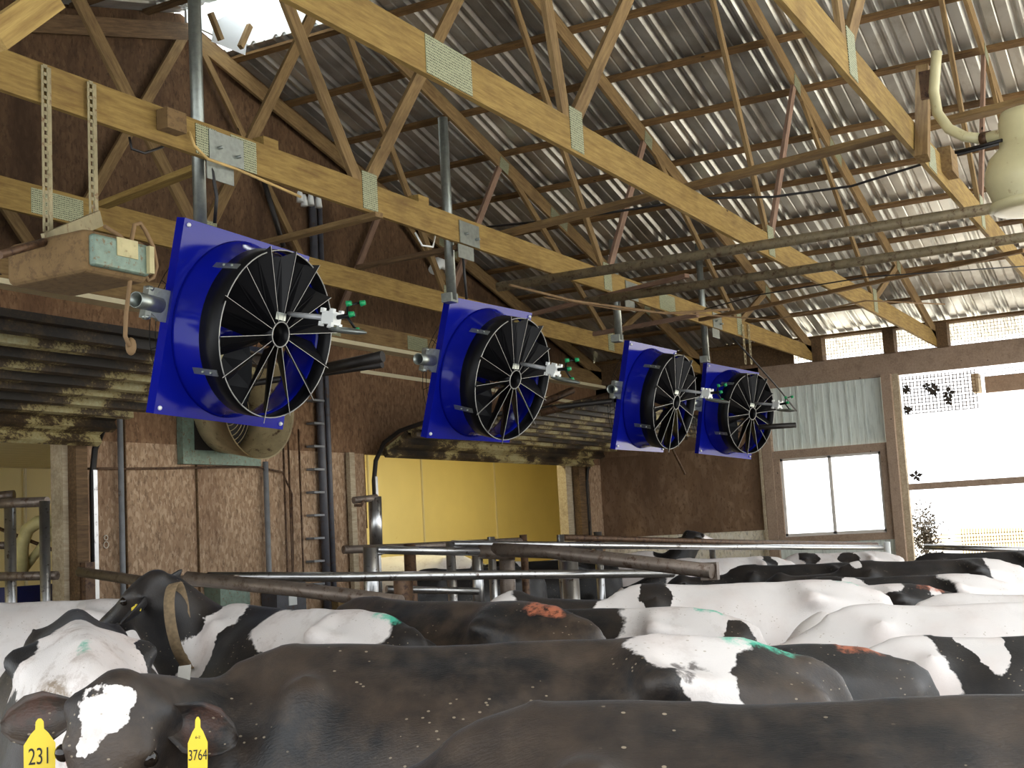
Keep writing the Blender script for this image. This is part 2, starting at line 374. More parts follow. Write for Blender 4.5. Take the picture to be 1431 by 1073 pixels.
# eave wall
b = MB().box((XE+.03, 3.5, 2.36+H), (.07, 12.4, .37)); struct('trim_30', b, W_PLATE)     # wall plate
b = MB().box((XE-.04, 4.41, (2.2+H)/2), (.16, .15, 2.2+H)); struct('trim_31', b, W_PLATE)  # main post
b = MB().box((XE+.05, 4.29, (2.2+H)/2), (.12, .1, 2.2+H)); struct('trim_32', b, W_PALE)
struct('trim_33', MB().box((XE-.02, 6.44, (2.2+H)/2), (.12, .16, 2.2+H)), W_PLATE)
struct('trim_34', MB().box((XE-.09, 6.55, 1.2), (.04, .04, 3.6)), W_PALE)
struct('wall_eave_board', MB().box((XE, 8.0, .55+H), (.05, 3.0, 1.4)), OSB_D)
struct('wall_eave_upper', MB().box((XE+.02, 8.0, 1.9+H), (.05, 3.0, 1.4)), OSB_D)
struct('wall_eave_base', MB().box((XE+.03, 8.05, (H-.13)/2), (.05, 3.2, H-.13)), OSB_PALE)
struct('wall_eave_base_window', MB().box((XE+.03, 5.4, (H-.38)/2), (.05, 2.1, H-.38)), TIN)
# dark closure above plate near gable
struct('wall_eave_closure', MB().box((XE+.05, 7.7, 2.75+H), (.04, 3.6, .5)), W_DARK)
# tin panel with ribs
b = MB(); yy = 4.52; n = 0
while yy < 6.4:
    b.box((XE+.06, yy+.135, 1.65+H), (.01, .272, 1.06)); b.box((XE+.05, yy+.02, 1.65+H), (.02, .03, 1.06)); b.box((XE+.055, yy+.15, 1.65+H), (.012, .03, 1.06)); yy += .27
struct('wall_eave_tin', b, TIN)
struct('trim_35', MB().box((XE-.02, 5.42, 1.06+H), (.08, 1.85, .13)), W_PLATE)
struct('trim_36', MB().box((XE-.02, 5.42, -.34+H), (.08, 1.85, .11)), W_PLATE)
struct('trim_37', MB().box((XE-.01, 4.55, .36+H), (.07, .12, 1.35)), W_PLATE)
struct('trim_38', MB().box((XE-.01, 6.32, .36+H), (.07, .13, 1.35)), W_PLATE)
wn = thing('window_1', (XE, 5.42, H-.28), None, None, kind='structure')
b = MB()
for y, wd in ((4.63, .05), (5.44, .05), (6.24, .05)): b.box((XE+.02, y, .36+H), (.04, wd, 1.26))
for z in (-.26, .98): b.box((XE+.02, 5.43, z+H), (.04, 1.66, .05))
obj('window_frame', b, plain('weathered_white_sash', lin(214, 208, 200), .6, 0, .1), wn); obj('pane', MB().box((XE+.03, 5.43, .36+H), (.004, 1.6, 1.2)), GLASS, wn)
# open side: mid rail, header and netting
struct('trim_40', MB().box((XE+.1, .4, .40+H), (.06, 7.7, .1)), W_PLATE)
struct('trim_41', MB().box((XE+1.1, -.2, 1.98+H), (.08, 6.6, .26)), W_PLATE)
struct('trim_42', MB().box((XE+.9, 3.2, 2.0+H), (.3, .1, .3)), W_PALE)
def netting(name, y0, y1, z0, z1, x, label, st=.05, r=.003):
    b = MB(); y = y0
    while y <= y1: b.box((x, y, (z0+z1)/2), (2*r, 2*r, z1-z0)); y += st
    z = z0
    while z <= z1: b.box((x, (y0+y1)/2, z), (2*r, y1-y0, 2*r)); z += st
    return obj(name, b, DUSTY, label=label, cat='netting')
netting('wire_netting', 3.1, 4.22, 1.55+H, 2.15+H, XE+.12, 'wire netting across the top left corner of the open side', .055, .006)
netting('wire_netting', -.5, 3.1, 2.02+H, 2.16+H, XE+.12, 'ragged strip of wire netting under the wall plate at far right')
netting('wire_netting', -.5, 5.9, 2.55+H, 2.9+H, XE+.14, 'bird netting in the gap between wall plate and roof')
# leaves caught in the netting
for k, (px, py, s, lab) in enumerate(((1296, 540, .055, 'dead leaf cluster in the netting, middle left'), (1306, 545, .07, 'dead leaf cluster in the netting, largest of the row'), (1266, 543, .05, 'dead leaf in the netting closest to the post'),
        (1325, 549, .07, 'dead leaf cluster in the netting, upper right'), (1325, 560, .05, 'dead leaf in the netting, lowest at right'), (1268, 573, .05, 'dead leaf caught on the post edge below the netting'), (1280, 665, .06, 'dead leaf resting on the mid rail beside the post'))):
    c = at_x(px, py, XE+.09); b = MB(); n = 5 + k % 3
    for j in range(n):
        a = 2*math.pi*j/n+random.random()*.6; e = V((random.uniform(-.02, .02), math.cos(a), math.sin(a)))*s*1.5*random.uniform(.8, 1.3)
        q = V((.006, -e.z*.28, e.y*.28))
        b.add([c, c+e*.5+q, c+e, c+e*.5-q, c+V((.008, 0, 0)), c+e*.5+q+V((.008, 0, 0)), c+e+V((.008, 0, 0)), c+e*.5-q+V((.008, 0, 0))], [(0, 1, 2, 3), (7, 6, 5, 4), (0, 4, 5, 1), (1, 5, 6, 2), (2, 6, 7, 3), (3, 7, 4, 0)])
    obj('dead_leaf', b, LEAF, label=lab, cat='leaf', group='dead leaves caught at the open side')
# heel posts on the plate
def heel(y, main):
    h = roof_z(XE)-ZT-.06
    return struct('trim_%d' % (50+int(y*10)), MB().box((XE+.03, y-.1, ZT+h/2-.02), (.26, .17, h)), W_DARK)
for y in (-.3, 1.66, 3.6, 4.42, 5.57, 7.5): heel(y, 0)

# ---------------------------------------------------------------- trusses
CH = .235
def nail_plate(parent, x, z, y, w, h, ang=0):
    M = Matrix.Translation(V((x, y-.0215, z))) @ Matrix.Rotation(-ang, 4, 'Y')
    obj('nail_plate', MB().box((0, 0, 0), (w, .004, h)), PLATE, parent, M)
def truss(y, label, J, plates, mat=W_CHORD, webmat=W_WEB):
    t = thing('roof_truss', (XR, y, ZT), label, 'roof truss', 'timber roof trusses')
    beam('bottom_chord', (-.1, y, ZT+CH/2), (XE+.02, y, ZT+CH/2), .038, CH, mat, t)
    zr = lambda x: roof_z(x)-.09-.1
    zi = lambda x: roof_z(x)-.11-.14
    beam('top_chord', (XR, y, zi(XR)), (XE+.3, y, zi(XE+.3)), .038, .19, W_WEB if mat is W_CHORD else mat, t)
    beam('top_chord', (XR, y, zi(XR)), (-.5, y, zi(-.5)), .038, .19, W_DARK, t)
    j1, j2, j3 = J; zb = ZT+CH-.03; tops = (XR, (j2+j3)/2-.7, (j3+XE)/2-.4)
    webs = [(j1, zb, XR-.05, zi(XR)-.02), (j2, zb, XR+.1, zi(XR)-.02), (j2+.08, zb, tops[1]-.05, zi(tops[1])), (j3, zb, tops[1]+.05, zi(tops[1])), (j3+.08, zb, tops[2], zi(tops[2])),
            (j1-.1, zb, 2*XR-tops[1]+.05, zi(tops[1])), (2*XR-j3, zb, 2*XR-tops[1]-.05, zi(tops[1]))]
    for k, (x0, z0, x1, z1) in enumerate(webs):
        beam('web', (x0, y, z0), (x1, y, z1), .036, .089 if k not in (0, 5) else .12, W_PINK if k in (2,) else webmat, t)
    for (x, z, w, h) in plates: nail_plate(t, x, z+H, y, w, h)
    for x in J: nail_plate(t, x+.03, ZT+.17, y, .2, .3)
    for x in tops[1:]: nail_plate(t, x, zi(x)-.02, y, .22, .16, math.atan(-SL))
    nail_plate(t, tops[1]+1.5, zi(tops[1]+1.5), y, .5, .14, math.atan(-SL))
    return t
truss(1.65, 'nearest roof truss, crossing the upper right corner of the view', (7.45, 12.3, 16.7), [(9.9, 2.66, .3, .2)])
truss(3.6, 'roof truss whose lower beam runs from top centre down to the eave', (7.72, 12.1, 16.5), [(6.08, 2.67, .5, .225)])
truss(5.57, 'roof truss carrying the four blue fans', (8.08, 12.55, 16.95), [(6.25, 2.66, .2, .2), (6.62, 2.66, .26, .22), (14.3, 2.66, .5, .2)])
truss(7.5, 'darker roof truss one bay behind the four fans', (8.4, 12.4, 16.9), [(6.75, 2.66, .5, .19)])
truss(9.4, 'rearmost roof truss standing against the brown gable wall', (8.4, 12.8, 16.9), [(14.7, 2.66, .5, .19)], W_WEB)
# purlins
for k in range(12):
    x = XR+.85+k*.955
    if x > 21.6: break
    y1 = 9.6
    beam('purlin', (x, -2.6, roof_z(x)-.045), (x, y1, roof_z(x)-.045), .09, .04, W_PURLIN, up=(SL, 0, 1), label='timber purlin under the roof sheets, number %s up from the eave' % ('twelve', 'eleven', 'ten', 'nine', 'eight', 'seven', 'six', 'five', 'four', 'three', 'two', 'one')[k], cat='purlin', group='purlins under the metal roof')
for k in range(3):
    x = XR-.6-k*1.0
    beam('purlin', (x, 4, roof_z(x)-.045), (x, 9.45, roof_z(x)-.045), .09, .04, W_DARK, label=('dark purlin left of the ridge opening, nearest to it', 'dark purlin left of the ridge opening, second from it', 'dark purlin left of the ridge opening, farthest from it')[k], cat='purlin')
# lateral braces
def brace(a, c, w, h, mat, lab): return beam('lateral_brace', a, c, w, h, mat, label=lab, cat='brace')
brace((10.5, 5.75, 2.83+H), (9.35, .2, 2.83+H), .14, .04, W_WEB, 'long flat brace lying across the lower truss beams, under the black cable')
brace(at_z(978, 447, 2.50+H), at_z(1431, 350, 2.50+H), .05, .04, W_PURLIN, 'thin brace slung under the truss beams near the eave')
brace(at_z(143, 287, 2.53+H), at_z(275, 236, 2.53+H), .09, .04, W_CHORD, 'bright yellow brace between truss and opener box')
brace(at_z(370, 340, 2.53+H), at_z(530, 300, 2.53+H), .09, .04, W_WEB, 'flat brace above the nearest fan, right of its pole')
brace(at_z(500, 374, 2.53+H), at_z(640, 346, 2.53+H), .07, .04, W_DARK, 'dark brace meeting the second fan pole')
brace(at_z(740, 440, 2.52+H), at_z(960, 385, 2.52+H), .07, .04, W_PINK, 'grey brace behind the third fan pole')
brace(at_z(830, 467, 2.5+H), at_z(975, 440, 2.5+H), .06, .05, W_PINK, 'pinkish pole brace above the third fan')
brace(at_y(-8, 52, 3.0), at_y(74, -6, 3.0), .04, .09, W_CHORD, 'short bright diagonal in the top left corner')
for (px, py, lab) in ((371, 202, 'small yellow wood block on the beam right of the first pole'), (585, 281, 'small yellow wood block on the beam left of the second pole')):
    p = at_y(px, py, 5.6); obj('wood_block', MB().box(p, (.16, .1, .07)), W_CHORD, label=lab, cat='block')
p = at_y(240, 170, 5.5); obj('junction_box', MB().box(p, (.17, .09, .13)), DUSTBOX, label='dusty electrical box on the fan beam left of the first pole', cat='electrical box')
beam('wood_block', at_y(1289, 222, 1.58), at_y(1290, 96, 1.58), .09, .09, W_WEB, up=(0, 1, 0), label='upright wood block on the nearest truss beside the lamp bracket', cat='block')
obj('wood_block', MB().box(at_y(1325, 228, 1.6), (.3, .1, .2)), W_WEB, label='dusty wood block on the nearest truss below the lamp pipe', cat='block')

# ---------------------------------------------------------------- pipes, cables
def pipe_y(x, y0, y1, z, r, mat, label, px=None):
    return obj('pipe', MB().tube([(x, y0, z), (x+.03, (y0+y1)/2, z), (x, y1, z)], r, 16), mat, label=label, cat='pipe', group='long pipes slung under the trusses')
pipe_y(11.1, -1.2, 6.1, 2.47+H, .048, GALV_D, 'upper of two long dusty pipes slung under the trusses')
pipe_y(12.42, -1.2, 5.75, 2.45+H, .048, GALV_D, 'lower of two long dusty pipes slung under the trusses')
obj('conduit', MB().tube([at_z(760, 415, 2.4+H), at_z(860, 432, 2.4+H), at_z(985, 440, 2.42+H), at_z(1080, 447, 2.42+H), at_z(1210, 420, 2.42+H), at_z(1320, 425, 2.42+H)], .009, 8), DUSTY, label='thin sagging tube looping under the truss beams near the eave', cat='cable')
obj('conduit', MB().tube([at_z(712, 398, 2.42+H), at_z(800, 420, 2.4+H), at_z(930, 438, 2.4+H), at_z(1020, 432, 2.42+H)], .014, 8), DUSTY, label='dusty tube running from pipe ends to the fourth pole', cat='cable')
obj('conduit', MB().tube([at_z(985, 432, 2.48+H), at_z(1060, 412, 2.48+H), at_z(1210, 387, 2.45+H), at_z(1431, 372, 2.45+H)], .007, 6), CABLE, label='thin dark wire strung below the two long pipes', cat='cable')
obj('cable', MB().tube([at_z(672, 318, 2.88+H), at_z(800, 305, 2.86+H), at_z(985, 277, 2.86+H), at_z(1080, 275, 2.84+H), at_z(1190, 260, 2.84+H), at_z(1290, 229, 2.86+H), at_z(1400, 200, 2.88+H)], .011, 8), CABLE, label='black cable draped along the brace to the barn lamp', cat='cable')
obj('cable', MB().tube([at_y(1024, 472, 5.55), at_y(1050, 500, 5.4), at_y(1090, 545, 5.3), at_y(1113, 574, 5.25)], .012, 8), CABLE, label='black cable hanging beside the farthest fan', cat='cable')
obj('cable', MB().tube([at_y(283, 212, 5.6), at_y(297, 240, 5.56), at_y(303, 275, 5.55), at_y(300, 312, 5.6)], .012, 8), CABLE, label='black cable tied to the nearest fan pole', cat='cable')
obj('cable', MB().tube([at_y(645, 340, 5.6), at_y(648, 370, 5.56), at_y(652, 418, 5.56)], .012, 8), CABLE, label='black cable tied to the second fan pole', cat='cable')
obj('rod', MB().tube([at_y(367, 246, 6.6), at_y(396, 345, 6.6)], .022, 8), IRON, label='dark rod slanting down behind the nearest fan', cat='rod')
obj('rod', MB().tube([at_y(938, 624, 7.2), at_y(957, 662, 7.2)], .02, 8), RUST, label='thin brown rod below the third fan', cat='rod')
obj('rod', MB().tube([at_d(1060, 597, 16.4), at_d(1112, 594, 16.4)], .035, 8), IRON, label='black tube end beside the farthest fan', cat='tube')
obj('cable', MB().tube([at_y(264, 184, 5.52), at_y(272, 204, 5.5), at_y(290, 222, 5.5), at_y(330, 236, 5.53), at_y(420, 275, 5.54)], .01, 8), TANCORD, label='tan cable drooping along the fan beam by the first pole', cat='cable')
obj('cable', MB().tube([at_y(181, 192, 5.62), at_y(184, 208, 5.6), at_y(202, 214, 5.6), at_y(228, 205, 5.6)], .009, 6), CABLE, label='short grey wire loop under the fan beam', cat='cable')
obj('cable', MB().tube([at_y(580, 325, 5.55), at_y(590, 343, 5.5), at_y(605, 345, 5.5), at_y(608, 330, 5.55)], .008, 6), WHITE, label='white wire coil under the fan beam near the second pole', cat='cable')
def wall_conduit(px, py0, py1, r, mat, label, sway=0):
    a = at_y(px, py0, YW-.06); c = at_y(px+sway, py1, YW-.06); c.x = a.x
    if py1 > 800: c.z = 0
    return obj('conduit', MB().tube([a, c], r, 10), mat, label=label, cat='conduit', group='conduits on the gable wall')
wall_conduit(167, 560, 850, .03, PVC, 'grey conduit on the wall between left doorway and round duct')
wall_conduit(371, 645, 850, .032, PVC, 'light grey conduit running straight down from the round duct')
wall_conduit(436, 270, 850, .05, PVC_D, 'dark grey conduit on the wall right of the round duct, left of a pair')
wall_conduit(446, 280, 850, .035, PVC_D, 'dark grey conduit on the wall right of the round duct, right of a pair')
for i in range(9):
    p = at_y(441, 560+i*32, YW-.07); obj('conduit_clamp', MB().box(p, (.2, .12, .025)), PVC, label='clamp across the paired dark conduits', cat='clamp', group='clamps on the paired dark conduits')
obj('cable', MB().tube([at_y(121, 655, YW-.05), at_y(200, 655, YW-.04), at_y(300, 653, YW-.04), at_y(360, 652, YW-.05), at_y(395, 660, YW-.05), at_y(408, 690, YW-.05), at_y(410, 830, YW-.05)], .012, 6), RUST, label='thin brown cable along the wall under the round duct', cat='cable')
for px in (395, 402, 417): wall_conduit(px, 600, 840, .012, RUST, 'thin brown pipe on the wall, %s of three' % {395: 'left', 402: 'middle', 417: 'right'}[px])
for k, (px, py) in enumerate(((419, 274), (425, 280), (434, 279), (445, 282))):
    p = at_y(px, py, 9.1); obj('cable_gland', MB().tube([p+V((0, 0, -.07)), p+V((0, 0, .03)), p+V((0, 0, .07))], [.045, .035, .02], 10), WHITE, label='white conduit fitting high on the wall, %s of four' % ('first', 'second', 'third', 'fourth')[k], cat='fitting', group='white fittings high on the wall')
b = MB().tube([at_y(606, 378, 8.8), at_y(612, 367, 8.8), at_y(626, 372, 8.8), at_y(632, 392, 8.8)], .075, 14); obj('elbow_pipe', b, WHITE, label='white elbow pipe behind the second fan pole', cat='pipe')
# chalk mark
b = MB(); c = at_y(148, 757, YW-.005)
for dz, r in ((-.03, .035), (.04, .028)): b.lathe([(r, 0), (r-.009, 0), (r-.009, .004), (r, .004)], 20, Matrix.Translation(c+V((0, 0, dz))) @ Matrix.Rotation(math.pi/2, 4, 'X'), True)
obj('chalk_mark', b, CHALK, label='white chalk figure eight on the wall beside the left doorway', cat='chalk mark')
# wall fan cone
t = thing('exhaust_duct', (11.35, YW, 2.2), 'round flared exhaust cone on the brown wall below the nearest fan', 'exhaust fan')
c = at_y(365, 642, 8.9); cc = V((c.x, 8.9, c.z+.58)); M = Matrix.Translation(cc) @ Matrix.Rotation(math.radians(90), 4, 'X')
DUCT = plain('dusty_cream_duct', lin(176, 160, 122), .6, 0, .2, 7, lin(90, 66, 44), .55)
obj('cone', MB().lathe([(.58, 0), (.58, .01), (.5, -.35), (.46, -.58), (.44, -.58), (.48, -.35), (.565, 0)], 48, M), DUCT, t)
b = MB(); [b.lathe([(r, -.5+k*.012), (r-.006, -.5+k*.012), (r-.006, -.494+k*.012), (r, -.494+k*.012)], 40, M, True) for k, r in enumerate((.42, .36, .3, .24, .18, .12))]
obj('guard', b, DUCT, t)
obj('housing', MB().box((cc.x-.0, YW-.04, cc.z), (1.25, .08, 1.2)), TEALMET, t)
obj('guard_back', MB().box((cc.x, YW-.085, cc.z), (.9, .01, .9)), IRON, t)

# ---------------------------------------------------------------- opener box on perforated straps
t = thing('door_opener', at_y(120, 350, 5.3), 'dust-caked door opener box hung on two perforated straps', 'door opener')
a = at_y(50, 345, 5.1); 
A0, A1, B1 = at_y(60, 352, 5.25), at_y(138, 312, 5.75), at_y(206, 350, 5.45)
M, L = beam_M(A0, A1); 
def boxM(x0, x1, y0, y1, z0, z1): return MB().box(((x0+x1)/2, (y0+y1)/2, (z0+z1)/2), (x1-x0, y1-y0, z1-z0))
q = V((A1.x-A0.x, A1.y-A0.y, 0)).normalized(); nrm = V((q.y, -q.x, 0))
MM = Matrix((q, -nrm, V((0, 0, 1)))).transposed().to_4x4(); MM.translation = V((A0.x, A0.y, 0)); Lb = (V((A1.x, A1.y))-V((A0.x, A0.y))).length
fa = at_y(128, 322, 5.0); fb = at_y(212, 392, 5.0); x0, x1, z1, z0 = fa.x, fb.x, fa.z, fb.z
o = obj('case', MB().box(((x0+x1)/2-.02, 5.31, (z0+z1)/2), (x1-x0+.04, .6, z1-z0+.03)), DUSTBOX, t); bv = o.modifiers.new('b', 'BEVEL'); bv.width = .045; bv.segments = 4
o = obj('face_plate', MB().box(((x0+x1)/2-.02, 5.0, (z0+z1)/2), (x1-x0-.02, .05, z1-z0-.03)), TEALMET, t); bv = o.modifiers.new('b', 'BEVEL'); bv.width = .02; bv.segments = 3
obj('paper_label', MB().box(((x0+x1)/2+.01, 4.972, (z0+z1)/2+.04), (.15, .006, .1)), PAPER, t)
obj('terminal_strip', MB().box((x1-.045, 4.965, (z0+z1)/2), (.035, .03, .15)), PAPER, t)
def strap(px, y, ptop, pbot, z1=None):
    a = at_y(px, pbot, y); c = at_y(px, ptop, y); c.x = a.x; b = MB(); wdt = .06; hgt = c.z-a.z
    # perforated angle: face strip made of rails and bridges
    for dx, dw in ((-.026, .016), (.02, .03)): b.box(a+V((dx, 0, hgt/2)), (dw, .004, hgt))
    n = int(hgt/.045)
    for k in range(n+1): b.box(a+V((-.006, 0, k*hgt/n)), (.03, .004, .02))
    b.box(a+V((.035, .02, hgt/2)), (.004, .04, hgt)); return obj('strap', b, GALV_R, t)
GALV_R = plain('dusty_perforated_steel', lin(150, 140, 108), .6, .3, .2, 10, lin(112, 80, 52), .55)
strap(67, 5.53, 94, 325); strap(131, 5.53, 117, 300)
beam('hanger_bar', at_y(62, 338, 5.35), at_y(140, 305, 5.5), .02, .09, GALV_R, t)
b = MB(); P = [(146, 316), (168, 330), (186, 352), (200, 378), (207, 392), (214, 388), (219, 372), (214, 345), (203, 322), (196, 312), (188, 314), (184, 335), (186, 365), (182, 390), (176, 440), (175, 470), (181, 484)]
obj('power_cord', b.tube([at_y(x, y, 5.1-.004*i) for i, (x, y) in enumerate(P)], .012, 8), DUSTY, t)
obj('plug', MB().sphere(at_y(183, 484, 5.05), (.03, .03, .05)), DUSTY, t)
obj('conduit', MB().tube([at_y(0, 356, 5.3), at_y(62, 338, 5.3)], .022, 8), RUST, label='brown tube reaching the opener box from the left edge', cat='tube')

for k, px in enumerate((1042, 1050)):
    a = at_y(px, 508, 5.53); q = at_y(px, 456, 5.53); q.x = a.x; b = MB(); hg = q.z-a.z
    for dx in (-.03, .03): b.box(a+V((dx, 0, hg/2)), (.02, .005, hg))
    for j in range(9): b.box(a+V((0, 0, j*hg/8)), (.06, .005, .025))
    obj('perforated_strap', b, GALV_R, label='dusty perforated strap hanging behind the farthest fan, %s of a pair' % ('left', 'right')[k], cat='strap')
# ---------------------------------------------------------------- barn lamp
t = thing('barn_lamp', at_y(1440, 250, 1.3), 'large cream barn lamp on a curved pipe at the right edge', 'lamp')
c = at_d(1446, 245, 8.3); k = 8.3/1793
prof = [(.0, .44), (.07, .44), (.17, .43), (.19, .37), (.195, .22), (.2, .2), (.27, .13), (.3, .05), (.31, -.02), (.3, -.06), (.285, -.1), (.27, -.16), (.26, -.2)]
lm = obj('lamp_body', MB().lathe(prof, 48, Matrix.Translation(c)), CREAM, t)
obj('rim', MB().lathe([(.29, -.17), (.3, -.2), (.27, -.22), (.2, -.225), (.0, -.225)], 48, Matrix.Translation(c)), CREAM, t)
obj('latch', MB().box(c+V((-.2, -.1, .25)), (.04, .04, .07)), GALV, t)
g1 = [at_d(1309, 72, 8.9), at_d(1307, 100, 8.9), at_d(1305, 128, 8.85), at_d(1310, 158, 8.8), at_d(1326, 180, 8.7), at_d(1348, 191, 8.6), at_d(1373, 194, 8.5)]
obj('gooseneck', MB().tube(g1, .036, 14), CREAM, t)
obj('pipe_coupling', MB().tube([g1[-1], at_d(1384, 192, 8.45)], .046, 14), RUST, t)
obj('pipe_end', MB().tube([at_d(1380, 193, 8.45), c+V((-.05, 0, .30))], .04, 14), CREAM, t)
obj('bracket', MB().box(at_d(1298, 118, 9.0), (.03, .12, .2)), RUST, t)
obj('lamp_cord', MB().tube([at_d(1335, 213, 8.6), at_d(1375, 203, 8.45), at_d(1400, 196, 8.3)], .012, 8), CABLE, t)

# ---------------------------------------------------------------- fans
ROD = plain('pale_metal_rod', lin(196, 198, 200), .35, .2, .05)
def fan(loc, a, tl, w, label, pole_x, pole_top, stub_l=.28):
    loc = V((loc[0], loc[1], loc[2]+H)); ca, sa = math.cos(a), math.sin(a)
    r = V((ca, sa, 0)); n = V((sa, -ca, 0)); u = V((0, 0, 1))
    u2 = u*math.cos(tl)+n*math.sin(tl); n2 = n*math.cos(tl)-u*math.sin(tl)
    X = r*math.cos(w)+u2*math.sin(w); Y = -r*math.sin(w)+u2*math.cos(w)
    M = Matrix((X, Y, n2)).transposed().to_4x4(); M.translation = loc
    t = thing('barn_fan', loc, label, 'fan', 'blue circulation fans along the truss', M=M)
    S = .635; R = .60; N = 64
    # housing: flat square face with round opening, rolled edge
    b = MB(); vs = []; sq = []
    for j in range(N):
        q = 2*math.pi*j/N+math.pi/4; c_, s_ = math.cos(q), math.sin(q); k = S/max(abs(c_), abs(s_)); vs.append((k*c_, k*s_, 0))
    for j in range(N):
        q = 2*math.pi*j/N+math.pi/4; vs.append((R*math.cos(q), R*math.sin(q), 0))
    for j in range(N):
        q = 2*math.pi*j/N+math.pi/4; c_, s_ = math.cos(q), math.sin(q); k = S/max(abs(c_), abs(s_)); vs.append((k*c_, k*s_, -.07))
    for j in range(N):
        q = 2*math.pi*j/N+math.pi/4; c_, s_ = math.cos(q), math.sin(q); k = (S-.03)/max(abs(c_), abs(s_)); vs.append((k*c_, k*s_, -.07))
    fs = []
    for j in range(N):
        j2 = (j+1) % N; fs += [(j, j2, N+j2, N+j), (j2, j, 2*N+j, 2*N+j2), (2*N+j2, 2*N+j, 3*N+j, 3*N+j2)]
    b.add(vs, fs); o = obj('housing', b, BLUE, t, M); md = o.modifiers.new('s', 'SOLIDIFY'); md.thickness = .004
    # bell: curved blue shroud from face to ring
    pr = [(.605, -.002), (.598, .02), (.583, .06), (.568, .12), (.560, .2), (.556, .26)]
    pr2 = [(rr-.006, z) for rr, z in reversed(pr)]
    obj('shroud', MB().lathe(pr+pr2, 72, M, True), BLUE, t)
    # black guide ring
    ring = obj('guide_ring', MB().lathe([(.563, .2), (.563, .37), (.556, .37), (.556, .2)], 72, M, True), BLACK, t)
    obj('ring_edge', MB().lathe([(.5635, .369), (.5635, .372), (.5555, .372), (.5555, .369)], 72, M, True), EDGE, ring)
    # vanes
    nv = 14
    for j in range(nv):
        q = 2*math.pi*j/nv+.17; cq, sq_ = math.cos(q), math.sin(q)
        b = MB(); vs = []; prof = []
        r0, r1 = .085, .60 if j % 2 == 0 else .57
        tw = .05
        for (rr, off, z) in ((r0, 0, .385), (r1, 0, .39), (r0, tw*.6, .33), (r1-.06, tw*1.4, .33), (r0, tw*1.6, .24), (r1-.08, tw*3.0, .24)):
            for d in (-.0015, .0015):
                vs.append((rr*cq-(off+d)*sq_, rr*sq_+(off+d)*cq, z))
        b.add([M @ V(v) for v in vs], [(0, 2, 6, 4), (5, 7, 3, 1), (4, 6, 10, 8), (9, 11, 7, 5), (0, 1, 3, 2), (8, 10, 11, 9), (2, 3, 7, 6), (6, 7, 11, 10), (0, 4, 5, 1), (4, 8, 9, 5)])
        v = obj('guide_vane', b, BLACK, t)
        e = MB(); e.add([M @ V((rr*cq-(o_)*sq_, rr*sq_+(o_)*cq, z)) for rr, o_, z in ((r0, -.0014, .389), (r1, -.0014, .394), (r1, .0014, .394), (r0, .0014, .389), (r0, -.0014, .3865), (r1, -.0014, .3915), (r1, .0014, .3915), (r0, .0014, .3865))],
              [(0, 1, 2, 3), (7, 6, 5, 4), (0, 4, 5, 1), (3, 2, 6, 7), (0, 3, 7, 4), (1, 5, 6, 2)]); obj('vane_edge', e, EDGE, v)
    hub = obj('hub_ring', MB().lathe([(.088, .26), (.088, .39), (.08, .39), (.08, .26)], 32, M, True), BLACK, t)
    obj('hub_rim', MB().lathe([(.0885, .389), (.0885, .393), (.08, .393), (.08, .389)], 32, M, True), EDGE, hub)
    obj('hub_tab', MB().box((-.02, .12, .385), (.1, .05, .004), M), GALV, t)
    # propeller and motor behind the vanes
    for j in range(3):
        q = 2*math.pi*j/3+.5; cq, sq_ = math.cos(q), math.sin(q); vs = []
        for rr, ww, tw in ((.06, .05, .9), (.2, .1, .75), (.38, .13, .55), (.53, .12, .4)):
            for sgn in (-1, 1): vs.append((rr*cq-sgn*ww*math.cos(tw)*sq_, rr*sq_+sgn*ww*math.cos(tw)*cq, .05+sgn*ww*math.sin(tw)))
        b = MB().add([M @ V(v) for v in vs], [(i, i+1, i+3, i+2) for i in (0, 2, 4)]); o = obj('propeller_blade', b, BLACK, t); o.modifiers.new('s', 'SOLIDIFY').thickness = .006
    obj('motor', MB().lathe([(0, .06), (.085, .06), (.09, .04), (.09, -.18), (.07, -.22), (0, -.22)], 32, M), BLUE, t)
    b = MB(); [b.box((0, y, -.08), (1.2, .035, .03), M) for y in (-.1, .1)]; obj('motor_mount', b, GALV, t)
    b = MB()
    for rr in (.15, .25, .35, .45, .55, .6): b.lathe([(rr, -.2), (rr+.004, -.2), (rr+.004, -.196), (rr, -.196)], 40, M, True)
    for j in range(8): q = math.pi*j/8; b.tube([M @ V((.6*math.cos(q), .6*math.sin(q), -.2)), M @ V((-.6*math.cos(q), -.6*math.sin(q), -.2))], .003, 6)
    obj('rear_guard', b, BLACK, t)
    # tabs joining shroud and ring
    for q, ln in ((2.42, .16), (3.75, .16), (.72, .16), (-.72, .16)):
        R_ = Matrix.Rotation(q, 4, 'Z'); b = MB().box((.567, 0, .22), (.006, .045, ln*1.3), M @ R_); tb = obj('ring_tab', b, GALV, t)
        [obj('bolt', MB().sphere((.575, 0, z_), .01, 8, M @ R_), GALV, tb) for z_ in (.2, .27)]
    for sx, sy in ((-1, 1), (1, 1), (-1, -1), (1, -1)): obj('corner_bolt', MB().sphere((sx*.595, sy*.595, .004), .016, 10, M), WHITE, t)
    # misting arm
    arm = obj('misting_arm', MB().tube([M @ V((.08, .15, .36)), M @ V((.09, .15, .68))], .018, 12), ROD, t)
    z = .70
    b = MB().box((.09, .15, z+.02), (.085, .085, .1), M); [b.box((.09+sx*.045, .15+sy*.045, z+.02+dz), (.03, .03, .025), M) for sx in (-1, 1) for sy in (-1, 1) for dz in (-.04, .04)]
    obj('nozzle_block', b, WHITE, arm)
